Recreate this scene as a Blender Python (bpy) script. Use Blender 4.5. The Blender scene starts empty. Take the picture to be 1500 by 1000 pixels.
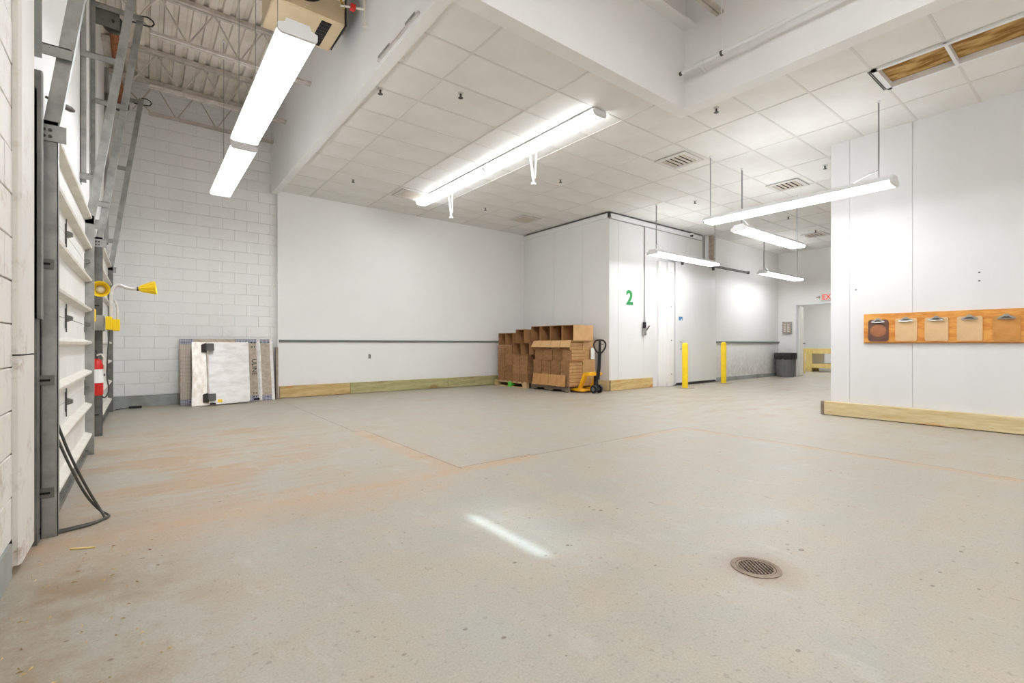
import bpy, bmesh, math, random
from mathutils import Vector, Matrix
random.seed(11)
PI = math.pi
scn = bpy.context.scene
COL = scn.collection

# ------------------------------------------------------------------ camera, world, exposure
FPX = 694.8                                   # focal length in pixels of the 1500 px wide frame
EYE = 1.07
cam_d = bpy.data.cameras.new('camera')
cam = bpy.data.objects.new('camera', cam_d); COL.objects.link(cam)
cam_d.sensor_fit = 'HORIZONTAL'; cam_d.sensor_width = 36.0
cam_d.lens = FPX / 1500.0 * 36.0
cam_d.shift_y = 3.0 / 1500.0                  # the horizon lies 3 px below the middle
cam_d.clip_start = 0.02; cam_d.clip_end = 100
cam.location = (0, 0, EYE)
cam.rotation_euler = (PI / 2, 0, math.atan2(0.7896, 0.6136) - PI / 2)
scn.camera = cam

world = bpy.data.worlds.new('world'); scn.world = world
world.use_nodes = True
world.node_tree.nodes['Background'].inputs['Color'].default_value = (0.80, 0.88, 1.0, 1)
world.node_tree.nodes['Background'].inputs['Strength'].default_value = 1.0

vs = scn.view_settings
vs.view_transform = 'Standard'; vs.look = 'None'; vs.gamma = 1.0; vs.use_curve_mapping = False
vs.exposure = 0.18
cy = scn.cycles
cy.use_denoising = True
cy.max_bounces = 6; cy.diffuse_bounces = 4; cy.glossy_bounces = 2; cy.transmission_bounces = 1
cy.use_adaptive_sampling = True; cy.adaptive_threshold = 0.04; cy.adaptive_min_samples = 12
cy.sample_clamp_indirect = 6.0
cy.use_light_tree = False
cy.caustics_reflective = False; cy.caustics_refractive = False
LAMP = 19.0                                    # radiance of every fluorescent lens

# added lamp casts the pale strip on the floor; no roof opening is modelled
rl = bpy.data.lights.new('floor_strip_lamp', 'AREA')
rl.shape = 'RECTANGLE'; rl.size = 0.035; rl.size_y = 0.70; rl.energy = 0.20
rl.color = (0.55, 0.76, 1.0); rl.spread = math.radians(1.4)
rlo = bpy.data.objects.new('floor_strip_lamp', rl); COL.objects.link(rlo)
rlo.location = (1.605, 2.13, 5.49)
rl2 = bpy.data.lights.new('floor_halo_lamp', 'AREA')     # second added lamp, soft bluish halo round the strip
rl2.shape = 'RECTANGLE'; rl2.size = 0.30; rl2.size_y = 0.9; rl2.energy = 0.42; rl2.color = (0.55, 0.76, 1.0); rl2.spread = math.radians(7.0)
rlo2 = bpy.data.objects.new('floor_halo_lamp', rl2); COL.objects.link(rlo2); rlo2.location = (1.75, 2.13, 5.485)

# ------------------------------------------------------------------ materials
def lin(c):
    r = []
    for v in c[:3]:
        v = v / 255.0
        r.append(v / 12.92 if v <= 0.04045 else ((v + 0.055) / 1.055) ** 2.4)
    return (r[0], r[1], r[2], 1.0)

class NT:
    def __init__(s, name):
        s.m = bpy.data.materials.new(name); s.m.use_nodes = True
        s.t = s.m.node_tree; s.n = s.t.nodes; s.l = s.t.links
        s.bsdf = s.n['Principled BSDF']
    def node(s, kind, **kw):
        n = s.n.new(kind)
        for k, v in kw.items():
            if k == 'inp':
                for a, b in v.items():
                    if hasattr(b, 'is_output'): s.l.new(b, n.inputs[a])
                    else: n.inputs[a].default_value = b
            else: setattr(n, k, v)
        return n
    def math(s, op, a, b=None, clamp=False):
        n = s.n.new('ShaderNodeMath'); n.operation = op; n.use_clamp = clamp
        for i, v in enumerate((a, b)):
            if v is None: continue
            if hasattr(v, 'is_output'): s.l.new(v, n.inputs[i])
            else: n.inputs[i].default_value = v
        return n.outputs[0]
    def noise(s, vec, scale, detail=4, rough=0.55):
        n = s.node('ShaderNodeTexNoise', inp={'Scale': scale, 'Detail': detail, 'Roughness': rough})
        if vec is not None: s.l.new(vec, n.inputs['Vector'])
        return n.outputs['Fac']
    def ramp(s, fac, a, b, ca=0.0, cb=1.0):
        n = s.node('ShaderNodeMapRange', inp={'From Min': a, 'From Max': b, 'To Min': ca, 'To Max': cb})
        n.clamp = True; s.l.new(fac, n.inputs['Value']); return n.outputs['Result']
    def mix(s, fac, a, b):
        n = s.n.new('ShaderNodeMix'); n.data_type = 'RGBA'
        for i, v in ((0, fac), (6, a), (7, b)):
            if hasattr(v, 'is_output'): s.l.new(v, n.inputs[i])
            else: n.inputs[i].default_value = v
        return n.outputs[2]
    def coords(s, scale=None):
        tc = s.n.new('ShaderNodeTexCoord'); o = tc.outputs['Object']
        if scale is None: return o
        mp = s.n.new('ShaderNodeMapping'); mp.inputs['Scale'].default_value = scale
        s.l.new(o, mp.inputs['Vector']); return mp.outputs['Vector']
    def world(s, scale=None):
        g = s.n.new('ShaderNodeNewGeometry'); o = g.outputs['Position']
        if scale is None: return o
        mp = s.n.new('ShaderNodeMapping'); mp.inputs['Scale'].default_value = scale
        s.l.new(o, mp.inputs['Vector']); return mp.outputs['Vector']
    def bump(s, h, strength=0.3, dist=0.01):
        b = s.n.new('ShaderNodeBump'); b.inputs['Strength'].default_value = strength
        b.inputs['Distance'].default_value = dist
        s.l.new(h, b.inputs['Height']); s.l.new(b.outputs['Normal'], s.bsdf.inputs['Normal'])

def mat(name, col, rough=0.5, metal=0.0, col2=None, scale=6.0, stretch=None, lo=0.4, hi=0.65,
        bump=0.0, bscale=80.0, spec=0.5, emit=0.0, useworld=False):
    t = NT(name); b = t.bsdf
    b.inputs['Roughness'].default_value = rough; b.inputs['Metallic'].default_value = metal
    b.inputs['Specular IOR Level'].default_value = spec
    c = lin(col); b.inputs['Base Color'].default_value = c
    vec = (t.world if useworld else t.coords)(stretch)
    if col2 is not None:
        f = t.ramp(t.noise(vec, scale), lo, hi)
        t.l.new(t.mix(f, c, lin(col2)), b.inputs['Base Color'])
    if bump: t.bump(t.noise(vec, bscale, 3), bump, 0.004)
    if emit:
        b.inputs['Emission Color'].default_value = c; b.inputs['Emission Strength'].default_value = emit
    return t.m

def make_floor_mat():
    t = NT('sealed_concrete'); b = t.bsdf
    p = t.world()
    n1 = t.noise(p, 0.55, 5, 0.6); n2 = t.noise(p, 2.4, 6, 0.65); n3 = t.noise(p, 14.0, 5, 0.6)
    n4 = t.noise(t.world((22.0, 5.0, 1.0)), 1.0, 4, 0.6); n5 = t.noise(t.world((2.0, 9.0, 1.0)), 1.0, 5, 0.6)
    base = t.mix(t.ramp(n2, 0.36, 0.66), lin((166, 163, 152)), lin((180, 170, 153)))
    base = t.mix(t.ramp(n1, 0.46, 0.66, 0, 0.6), base, lin((174, 163, 146)))
    base = t.mix(t.ramp(n5, 0.5, 0.75, 0, 0.25), base, lin((166, 151, 131)))
    # distorted position for the patched bands in the slab
    sep = t.node('ShaderNodeSeparateXYZ'); t.l.new(p, sep.inputs[0])
    wob = t.math('MULTIPLY', t.math('SUBTRACT', t.noise(p, 5.0, 4), 0.5), 0.10)
    wob2 = t.math('MULTIPLY', t.math('SUBTRACT', t.noise(p, 7.3, 4), 0.5), 0.10)
    X = t.math('ADD', sep.outputs[0], wob); Y = t.math('ADD', sep.outputs[1], wob2)
    X0, Y0 = sep.outputs[0], sep.outputs[1]
    def box(x0, x1, y0, y1, s, X=X, Y=Y):
        a = t.ramp(X, x0 - s, x0 + s); c = t.ramp(X, x1 - s, x1 + s, 1, 0)
        d = t.ramp(Y, y0 - s, y0 + s); e = t.ramp(Y, y1 - s, y1 + s, 1, 0)
        return t.math('MULTIPLY', t.math('MULTIPLY', a, c), t.math('MULTIPLY', d, e))
    def mx(*a):
        r = a[0]
        for q in a[1:]: r = t.math('MAXIMUM', r, q)
        return r
    # worn rust-brown dirt in front of the dock doors and at the near corner
    door = box(-0.6, 1.5, 3.5, 7.2, 0.7)
    stain = t.math('MULTIPLY', door, t.ramp(t.math('ADD', t.math('MULTIPLY', n5, .35), t.math('MULTIPLY', t.noise(t.world((0.8, 1.6, 1.0)), 1.1, 5, 0.6), .65)), 0.46, 0.55))
    base = t.mix(t.math('MULTIPLY', stain, 0.7), base, lin((174, 142, 108)))
    corner = box(-0.9, 0.15, 0.6, 3.2, 0.4)
    stain = t.math('MULTIPLY', corner, t.ramp(n2, 0.38, 0.62))
    base = t.mix(t.math('MULTIPLY', stain, 0.75), base, lin((140, 115, 86)))
    aisle = box(6.0, 16.0, 3.0, 6.6, 0.9)
    stain = t.math('MULTIPLY', aisle, t.ramp(t.noise(t.world((1.0, 4.0, 1.0)), 1.3, 5, 0.65), 0.45, 0.7))
    base = t.mix(t.math('MULTIPLY', stain, 0.6), base, lin((158, 134, 106)))
    # brown patched trenches below the bulkhead line
    band = mx(box(-0.5, 2.95, 3.35, 3.53, 0.04), box(1.98, 2.16, 3.4, 5.75, 0.03),
              box(4.25, 5.45, 3.36, 3.46, 0.025), box(5.36, 5.46, -1.5, 3.42, 0.03),
              t.math('MULTIPLY', box(-0.5, 1.9, 3.05, 3.7, 0.15), 0.45))
    bandf = t.math('MULTIPLY', band, t.math('MULTIPLY', t.ramp(n3, 0.30, 0.62, 0.55, 1.0), t.ramp(n2, 0.3, 0.6, 0.65, 1.0)))
    base = t.mix(bandf, base, lin((184, 156, 126)))
    ln = mx(box(2.80, 5.46, 3.463, 3.473, 0.004, X0, Y0), box(2.145, 2.155, 3.46, 5.72, 0.004, X0, Y0),
            box(2.02, 2.03, 5.7, 10.1, 0.005, X0, Y0), box(5.455, 5.465, -1.5, 3.47, 0.004, X0, Y0),
            box(2.15, 2.95, 3.505, 3.515, 0.005, X0, Y0), box(1.98, 2.15, 5.72, 5.73, 0.005, X0, Y0))
    base = t.mix(t.math('MULTIPLY', ln, 0.75), base, lin((104, 84, 66)))
    # rust round the drain
    dx = t.math('SUBTRACT', X, 2.31); dy = t.math('SUBTRACT', Y, 1.075)
    dr = t.math('SQRT', t.math('ADD', t.math('MULTIPLY', dx, dx), t.math('MULTIPLY', dy, dy)))
    base = t.mix(t.ramp(dr, 0.12, 0.22, 0.5, 0.0), base, lin((150, 128, 108)))
    # dark scuffs and spots
    v = t.node('ShaderNodeTexVoronoi', inp={'Scale': 10.0, 'Randomness': 1.0}); t.l.new(t.world((1.0, 1.35, 1.0)), v.inputs['Vector'])
    sz = t.ramp(t.noise(p, 3.1, 2), 0.44, 0.80, 0.0, 0.20)
    spot = t.math('LESS_THAN', v.outputs['Distance'], sz)
    base = t.mix(t.math('MULTIPLY', spot, t.ramp(n3, 0.35, 0.6, 0.25, 0.75)), base, lin((104, 88, 72)))
    scuff = t.ramp(n4, 0.66, 0.72)
    base = t.mix(t.math('MULTIPLY', scuff, t.ramp(n2, 0.46, 0.58, 0, 0.6)), base, lin((122, 106, 90)))
    pale = t.ramp(t.noise(t.world((4.0, 1.6, 1.0)), 1.7, 6, 0.7), 0.56, 0.70, 0, 0.5)
    base = t.mix(pale, base, lin((184, 182, 175)))
    base = t.mix(t.ramp(t.noise(p, 34, 4, 0.7), 0.58, 0.68, 0, 0.5), base, lin((136, 124, 110)))
    fine = t.ramp(t.noise(p, 110, 3), 0.3, 0.7, 0.90, 1.08)
    mul = t.n.new('ShaderNodeVectorMath'); mul.operation = 'MULTIPLY'
    t.l.new(base, mul.inputs[0]); cb = t.node('ShaderNodeCombineXYZ')
    for i in range(3): t.l.new(fine, cb.inputs[i])
    t.l.new(cb.outputs[0], mul.inputs[1])
    t.l.new(mul.outputs[0], b.inputs['Base Color'])
    t.l.new(t.ramp(n2, 0.3, 0.7, 0.36, 0.58), b.inputs['Roughness'])
    b.inputs['Specular IOR Level'].default_value = 0.4
    t.bump(t.math('ADD', n3, t.math('MULTIPLY', ln, -1.5)), 0.12, 0.004)
    return t.m

def make_dirty_white(name, col, dirt, zmax, amount=0.6, rough=0.5, bump=0.0):
    """painted wall whose lowest part is scuffed and grimy up to about zmax"""
    t = NT(name); b = t.bsdf; p = t.world()
    sep = t.node('ShaderNodeSeparateXYZ'); t.l.new(p, sep.inputs[0])
    n = t.noise(t.world((3.0, 3.0, 1.2)), 1.6, 6, 0.65); n2 = t.noise(p, 9.0, 5, 0.6)
    h = t.ramp(t.math('ADD', sep.outputs[2], t.math('MULTIPLY', n, 0.5)), 0.15, zmax + 0.25, 1, 0)
    f = t.math('MULTIPLY', h, t.ramp(n2, 0.35, 0.65, 0.2, amount))
    c = t.mix(f, lin(col), lin(dirt))
    c = t.mix(t.ramp(t.noise(p, 0.8, 4), 0.45, 0.7, 0, 0.25), c, lin([q * 0.955 for q in col]))
    t.l.new(c, b.inputs['Base Color']); b.inputs['Roughness'].default_value = rough
    b.inputs['Specular IOR Level'].default_value = 0.35
    if bump: t.bump(n2, bump, 0.004)
    return t.m

def make_block_mat(name, col, dirt, amount):
    t = NT(name); b = t.bsdf; p = t.world()
    n = t.noise(p, 3.0, 7, 0.7); n2 = t.noise(p, 30.0, 5, 0.65); n3 = t.noise(t.world((2.0, 2.0, 0.7)), 1.2, 4)
    sep = t.node('ShaderNodeSeparateXYZ'); t.l.new(p, sep.inputs[0])
    low = t.ramp(sep.outputs[2], 0.2, 2.2, 1.0, 0.3)
    f = t.math('MULTIPLY', t.math('MULTIPLY', t.ramp(n, 0.52, 0.66), t.ramp(n2, 0.4, 0.6)), t.math('MULTIPLY', low, amount))
    c = t.mix(f, lin(col), lin(dirt))
    c = t.mix(t.ramp(n3, 0.45, 0.7, 0, 0.35), c, lin([q * 0.95 for q in col]))
    t.l.new(c, b.inputs['Base Color']); b.inputs['Roughness'].default_value = 0.6
    t.bump(t.math('ADD', n2, t.math('MULTIPLY', n, 0.6)), 0.35, 0.006)
    return t.m

def make_ribbed_mat(name, col, axis_scale, rough=0.4, strength=0.12):
    """painted metal insulated panel with fine vertical ribs"""
    t = NT(name); b = t.bsdf
    w = t.node('ShaderNodeTexWave', inp={'Scale': 1.0, 'Distortion': 0.0}); w.wave_type = 'BANDS'; w.bands_direction = 'X'
    t.l.new(t.world(axis_scale), w.inputs['Vector'])
    n = t.noise(t.world((2, 2, 0.5)), 1.0, 5)
    t.l.new(t.mix(t.ramp(n, 0.45, 0.7, 0, 0.3), lin(col), lin([q * 0.95 for q in col])), b.inputs['Base Color'])
    b.inputs['Roughness'].default_value = rough; b.inputs['Specular IOR Level'].default_value = 0.4
    t.bump(w.outputs['Fac'], strength, 0.003)
    return t.m

def make_wood(name, c1, c2, c3=None, axis=(1.0, 12.0, 12.0), scale=1.6, rough=0.6):
    t = NT(name); b = t.bsdf
    p = t.coords(axis)
    n = t.noise(p, scale, 6, 0.6); n2 = t.noise(p, scale * 4, 4)
    c = t.mix(t.ramp(t.math('ADD', t.math('MULTIPLY', n, 0.75), t.math('MULTIPLY', n2, 0.25)), 0.4, 0.62), lin(c1), lin(c2))
    if c3 is not None:
        k = t.ramp(t.noise(t.coords((axis[0] * 1.5, axis[1] * .5, axis[2] * .5)), 1.3, 3), 0.57, 0.66, 0, 0.7)
        c = t.mix(k, c, lin(c3))
    t.l.new(c, b.inputs['Base Color']); b.inputs['Roughness'].default_value = rough
    t.bump(n2, 0.12, 0.003)
    return t.m

def make_emit(name, col, strength):
    t = NT(name)
    t.bsdf.inputs['Base Color'].default_value = lin((245, 245, 245))
    t.bsdf.inputs['Emission Color'].default_value = lin(col)
    t.bsdf.inputs['Emission Strength'].default_value = strength
    t.bsdf.inputs['Roughness'].default_value = 0.4
    return t.m

def make_checker(name, c1, c2, scale):
    """tread plate: diamond pattern of raised lugs"""
    t = NT(name); b = t.bsdf
    mp = t.n.new('ShaderNodeMapping'); mp.inputs['Rotation'].default_value = (0, PI / 4, 0)
    mp.inputs['Scale'].default_value = (scale, 0.0, scale)
    tc = t.n.new('ShaderNodeTexCoord'); t.l.new(tc.outputs['Object'], mp.inputs['Vector'])
    ck = t.node('ShaderNodeTexChecker', inp={'Scale': 1.0}); t.l.new(mp.outputs['Vector'], ck.inputs['Vector'])
    t.l.new(t.mix(ck.outputs['Fac'], lin(c1), lin(c2)), b.inputs['Base Color'])
    b.inputs['Metallic'].default_value = 0.35; b.inputs['Roughness'].default_value = 0.5
    t.bump(ck.outputs['Fac'], 0.4, 0.003)
    return t.m

M = {}
M['floor'] = make_floor_mat()
M['white'] = make_dirty_white('painted_wall', (243, 242, 240), (178, 168, 156), 0.35, 0.35)
M['aislewall'] = make_dirty_white('scuffed_wall', (240, 238, 235), (150, 136, 122), 1.0, 0.65)
M['upper'] = mat('painted_bulkhead', (242, 241, 239), 0.55, col2=(237, 235, 233), scale=0.9)
M['block'] = make_block_mat('painted_block', (245, 244, 242), (190, 172, 152), 0.3)
M['block_near'] = make_block_mat('worn_painted_block', (233, 229, 223), (166, 140, 114), 1.0)
M['mortar'] = mat('painted_mortar', (238, 236, 232), 0.7)
M['mortar_near'] = mat('grimy_mortar', (176, 164, 150), 0.8)
M['jamb'] = make_block_mat('chipped_white_board', (228, 224, 217), (150, 112, 76), 0.9)
M['greyband'] = mat('grey_floor_paint', (166, 170, 166), 0.5, col2=(140, 142, 136), scale=3)
M['panel'] = make_ribbed_mat('ribbed_panel_u', (229, 228, 228), (0, 45, 0), 0.4, 0.10)
# the wave runs along X of its vector, so swap the axes for walls that run along Y
def swap_axes(m, y_per_m):
    nt = m.node_tree
    for n in nt.nodes:
        if n.type == 'TEX_WAVE': n.bands_direction = 'Y'
swap_axes(M['panel'], 45)
M['panel_v'] = make_ribbed_mat('ribbed_panel_v', (231, 230, 228), (30, 0, 0), 0.4, 0.05)
M['panelgap'] = mat('panel_joint', (168, 166, 164), 0.7)
M['tile'] = mat('ceiling_tile', (236, 234, 230), 0.75, col2=(231, 228, 223), scale=2.0, bump=0.15, bscale=160)
M['grid'] = mat('ceiling_grid_paint', (220, 217, 211), 0.5)
M['deck'] = mat('painted_roof_deck', (226, 216, 203), 0.6, col2=(210, 199, 184), scale=3)
M['joist'] = mat('painted_joist', (206, 196, 186), 0.55, col2=(186, 174, 162), scale=9)
M['galv'] = mat('galvanized_steel', (172, 172, 168), 0.42, 0.55, col2=(146, 146, 142), scale=7)
M['galvdark'] = mat('dull_galvanized_steel', (128, 127, 122), 0.5, 0.45, col2=(104, 103, 99), scale=7)
M['doorwhite'] = mat('white_door_skin', (236, 234, 230), 0.42, col2=(226, 223, 218), scale=2)
M['strut'] = mat('white_strut', (228, 224, 214), 0.42, col2=(216, 210, 198), scale=4)
M['rubber'] = mat('black_rubber', (38, 37, 36), 0.7)
M['black'] = mat('black_metal', (28, 28, 30), 0.4, 0.2)
M['rust'] = mat('rusty_spring', (150, 92, 50), 0.7, 0.2, col2=(112, 66, 36), scale=20)
M['dsteel'] = mat('dark_steel', (84, 82, 78), 0.5, 0.5)
M['fixture'] = mat('white_enamel', (236, 236, 236), 0.35)
M['lens'] = make_emit('lit_lens', (246, 250, 255), LAMP)
M['added_uplight'] = make_emit('added_uplight_emission', (246, 250, 255), LAMP * 0.55)  # added emission on housing tops to brighten the ceiling, not a known fixture part
M['cable'] = mat('grey_cable', (150, 148, 146), 0.5)
M['timber'] = make_wood('yellow_timber', (214, 188, 132), (190, 158, 98), (196, 120, 44), axis=(1.0, 9.0, 9.0))
M['timber_v'] = make_wood('yellow_timber_v', (224, 206, 164), (206, 182, 130), (214, 128, 44), axis=(9.0, 1.0, 9.0))
M['timber_g'] = make_wood('green_treated_timber', (190, 184, 134), (164, 156, 104), (148, 120, 70), axis=(1.0, 9.0, 9.0))
M['ply'] = make_wood('varnished_plywood', (232, 168, 84), (206, 128, 50), (190, 108, 40), axis=(9.0, 1.4, 7.0), rough=0.35)
M['plyedge'] = mat('plywood_edge', (160, 96, 44), 0.6)
M['hardboard'] = mat('tan_hardboard', (222, 186, 140), 0.5, col2=(214, 176, 130), scale=8)
M['hardboard_dark'] = mat('golden_hardboard', (206, 146, 74), 0.45, col2=(190, 128, 60), scale=8)
M['hardboard_brown'] = mat('brown_hardboard', (112, 78, 66), 0.35, col2=(96, 66, 56), scale=9)
M['hardboard_worn'] = mat('worn_brown_oval', (166, 108, 74), 0.4, col2=(150, 94, 62), scale=12)
M['chrome'] = mat('clip_metal', (178, 176, 168), 0.28, 0.85)
M['rail'] = mat('grey_rub_rail', (112, 118, 114), 0.5)
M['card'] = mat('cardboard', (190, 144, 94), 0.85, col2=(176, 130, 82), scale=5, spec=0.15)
M['card_in'] = mat('shaded_kraft_board', (176, 132, 92), 0.9, col2=(162, 120, 82), scale=5, spec=0.1)  # darker kraft carries the shade inside the open boxes
M['card_dk'] = mat('cardboard_bundle', (184, 140, 100), 0.9, col2=(164, 122, 84), scale=9, spec=0.1)
_t = M['card_dk'].node_tree; _oi = _t.nodes.new('ShaderNodeObjectInfo'); _b = _t.nodes['Principled BSDF']
_src = _b.inputs['Base Color'].links[0].from_socket; _mx = _t.nodes.new('ShaderNodeMix'); _mx.data_type = 'RGBA'; _mx.blend_type = 'MULTIPLY'
_rg = _t.nodes.new('ShaderNodeMapRange'); _rg.inputs['To Min'].default_value = 0.0; _rg.inputs['To Max'].default_value = 0.9
_t.links.new(_oi.outputs['Random'], _rg.inputs['Value']); _t.links.new(_rg.outputs['Result'], _mx.inputs[0]); _t.links.new(_src, _mx.inputs[6])
_mx.inputs[7].default_value = (0.70, 0.67, 0.64, 1); _t.links.new(_mx.outputs[2], _b.inputs['Base Color'])
M['card_lt'] = mat('pale_cardboard', (212, 172, 122), 0.85, col2=(202, 160, 110), scale=5, spec=0.15)
M['pallet'] = make_wood('pale_pallet_wood', (216, 186, 138), (190, 156, 106), axis=(5, 1, 5))
M['pallet_old'] = make_wood('weathered_pallet_wood', (142, 126, 108), (112, 96, 80), axis=(5, 1, 5))
M['green'] = mat('green_paint', (92, 190, 62), 0.6)
M['yellow'] = mat('yellow_plastic', (252, 216, 22), 0.4, col2=(248, 206, 14), scale=5)
M['jackyellow'] = mat('yellow_enamel', (248, 182, 20), 0.38, col2=(238, 166, 12), scale=6)
M['red'] = mat('red_enamel', (206, 34, 26), 0.3)
M['paper'] = mat('white_paper', (240, 240, 238), 0.7)
M['alu'] = mat('brushed_aluminium', (196, 190, 184), 0.45, 0.45, col2=(178, 168, 160), scale=6, stretch=(1, 1, 3))
M['alu_lt'] = mat('bright_aluminium', (222, 218, 214), 0.42, 0.35, col2=(206, 200, 196), scale=5, stretch=(1, 1, 3))
M['alu_worn'] = mat('scraped_aluminium', (226, 220, 212), 0.4, 0.4, col2=(206, 194, 182), scale=16, stretch=(1, 1, .4), lo=0.4, hi=0.65)
M['alu_tan'] = mat('worn_ribbed_aluminium', (178, 164, 148), 0.5, 0.35, col2=(160, 146, 130), scale=20)
M['tread'] = make_checker('tread_plate', (88, 90, 110), (176, 174, 180), 56.0)
M['tread_tan'] = make_checker('worn_tread_plate', (158, 146, 132), (190, 178, 164), 60.0)
M['slotdark'] = mat('dark_opening', (22, 20, 19), 0.9)
M['graypl'] = mat('grey_plastic', (116, 117, 118), 0.5, col2=(106, 107, 108), scale=4)
M['bag'] = mat('black_bag_film', (40, 38, 36), 0.35)
M['beige'] = mat('beige_cabinet', (214, 192, 156), 0.45, col2=(204, 182, 146), scale=3)
M['pipewrap'] = mat('white_pipe_wrap', (226, 220, 208), 0.6)
M['brass'] = mat('brass', (176, 140, 70), 0.35, 0.8)
M['signgreen'] = mat('green_vinyl', (34, 140, 70), 0.5)
M['signgrey'] = mat('grey_vinyl', (180, 184, 176), 0.6)
M['signblue'] = mat('blue_vinyl', (72, 130, 176), 0.5)
M['signred'] = mat('red_exit_letters', (226, 60, 44), 0.5, emit=0.25)
M['exitcase'] = mat('exit_sign_case', (236, 226, 220), 0.5)
M['insul'] = mat('stained_insulation', (200, 164, 106), 0.9, col2=(146, 104, 54), scale=3.5, stretch=(3, 1, 1), lo=0.42, hi=0.6, spec=0.1)
M['ventgrey'] = mat('vent_paint', (212, 208, 202), 0.5)
M['dust'] = mat('dusty_vent_slats', (206, 196, 182), 0.8)
M['iron'] = mat('cast_iron_grate', (152, 134, 116), 0.6, 0.2, col2=(122, 102, 86), scale=12)
M['bench'] = make_wood('pale_yellow_pine', (246, 222, 146), (232, 202, 122), axis=(5, 5, 1))
M['doorleaf'] = mat('white_door_leaf', (238, 236, 230), 0.45)

# ------------------------------------------------------------------ mesh builder
WL = {}
class MB:
    def __init__(s): s.v = []; s.f = []
    def add(s, vs_, fs):
        o = len(s.v); s.v += [tuple(v) for v in vs_]; s.f += [tuple(i + o for i in f) for f in fs]; return s
    def box(s, x0, x1, y0, y1, z0, z1):
        return s.add([(x0, y0, z0), (x1, y0, z0), (x1, y1, z0), (x0, y1, z0), (x0, y0, z1), (x1, y0, z1), (x1, y1, z1), (x0, y1, z1)],
                     [(0, 3, 2, 1), (4, 5, 6, 7), (0, 1, 5, 4), (1, 2, 6, 5), (2, 3, 7, 6), (3, 0, 4, 7)])
    def bar(s, p0, p1, w, d, up=(0, 0, 1)):
        """rectangular bar from p0 to p1, w across (perpendicular to up), d along up"""
        p0 = Vector(p0); p1 = Vector(p1); t = (p1 - p0).normalized(); u = Vector(up)
        if abs(t.dot(u)) > 0.999: u = Vector((1, 0, 0))
        a = t.cross(u).normalized() * (w / 2); b = a.cross(t).normalized() * (d / 2)
        vs_ = [p + i * a + j * b for p in (p0, p1) for i, j in ((-1, -1), (1, -1), (1, 1), (-1, 1))]
        return s.add(vs_, [(0, 1, 2, 3), (7, 6, 5, 4), (0, 4, 5, 1), (1, 5, 6, 2), (2, 6, 7, 3), (3, 7, 4, 0)])
    def tube(s, pts, r, n=8, caps=True):
        pts = [Vector(p) for p in pts]; rs = r if isinstance(r, (list, tuple)) else [r] * len(pts)
        o = len(s.v); prev = None
        for i, p in enumerate(pts):
            t = (pts[min(i + 1, len(pts) - 1)] - pts[max(i - 1, 0)]).normalized()
            if prev is None:
                h = Vector((0, 0, 1)) if abs(t.z) < 0.9 else Vector((1, 0, 0)); a = t.cross(h).normalized()
            else:
                a = (prev - t * prev.dot(t)).normalized()
            prev = a; b = t.cross(a)
            for k in range(n):
                an = 2 * PI * k / n
                s.v.append(tuple(p + (a * math.cos(an) + b * math.sin(an)) * rs[i]))
        m = len(pts)
        for i in range(m - 1):
            for k in range(n):
                k2 = (k + 1) % n
                s.f.append((o + i * n + k, o + i * n + k2, o + (i + 1) * n + k2, o + (i + 1) * n + k))
        if caps:
            s.f.append(tuple(o + k for k in reversed(range(n)))); s.f.append(tuple(o + (m - 1) * n + k for k in range(n)))
        return s
    def prism(s, poly, axis, a0, a1):
        """poly: 2-D outline; axis 0/1/2 is the extrusion axis, the outline lies in the other two in order"""
        def p3(q, a):
            l = list(q); l.insert(axis, a); return tuple(l)
        n = len(poly); o = len(s.v)
        s.v += [p3(q, a0) for q in poly] + [p3(q, a1) for q in poly]
        s.f.append(tuple(o + i for i in reversed(range(n)))); s.f.append(tuple(o + n + i for i in range(n)))
        for i in range(n):
            j = (i + 1) % n; s.f.append((o + i, o + j, o + n + j, o + n + i))
        return s
    def lathe(s, c, prof, n=20, axis=2):
        """prof: list of (radius, height) turned round an axis through c"""
        o = len(s.v); c = Vector(c)
        for r, h in prof:
            for k in range(n):
                an = 2 * PI * k / n; q = [r * math.cos(an), r * math.sin(an)]; q.insert(axis, h)
                s.v.append(tuple(c + Vector(q)))
        m = len(prof)
        for i in range(m - 1):
            for k in range(n):
                k2 = (k + 1) % n; s.f.append((o + i * n + k, o + i * n + k2, o + (i + 1) * n + k2, o + (i + 1) * n + k))
        s.f.append(tuple(o + k for k in reversed(range(n)))); s.f.append(tuple(o + (m - 1) * n + k for k in range(n)))
        return s
    def build(s, name, m, parent=None, smooth=False, bevel=0.0, origin=None):
        xs = [v[0] for v in s.v]; ys = [v[1] for v in s.v]; zs = [v[2] for v in s.v]
        c = Vector(origin) if origin else Vector(((min(xs) + max(xs)) / 2, (min(ys) + max(ys)) / 2, min(zs)))
        me = bpy.data.meshes.new(name)
        me.from_pydata([(v[0] - c.x, v[1] - c.y, v[2] - c.z) for v in s.v], [], s.f)
        bm = bmesh.new(); bm.from_mesh(me)
        bmesh.ops.recalc_face_normals(bm, faces=bm.faces)
        if bevel:
            bmesh.ops.bevel(bm, geom=list(bm.edges), offset=bevel, segments=1, affect='EDGES', profile=0.5)
        if smooth:
            for f in bm.faces: f.smooth = True
            for e in bm.edges:
                if len(e.link_faces) == 2 and e.calc_face_angle(0) > 0.7: e.smooth = False
        bm.to_mesh(me); bm.free()
        me.materials.append(M[m])
        o = bpy.data.objects.new(name, me); COL.objects.link(o)
        place(o, c, parent); return o

def place(o, c, parent):
    if parent is not None:
        o.parent = parent; o.location = Vector(c) - WL[parent.name]
    else: o.location = c
    WL[o.name] = Vector(c)

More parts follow.
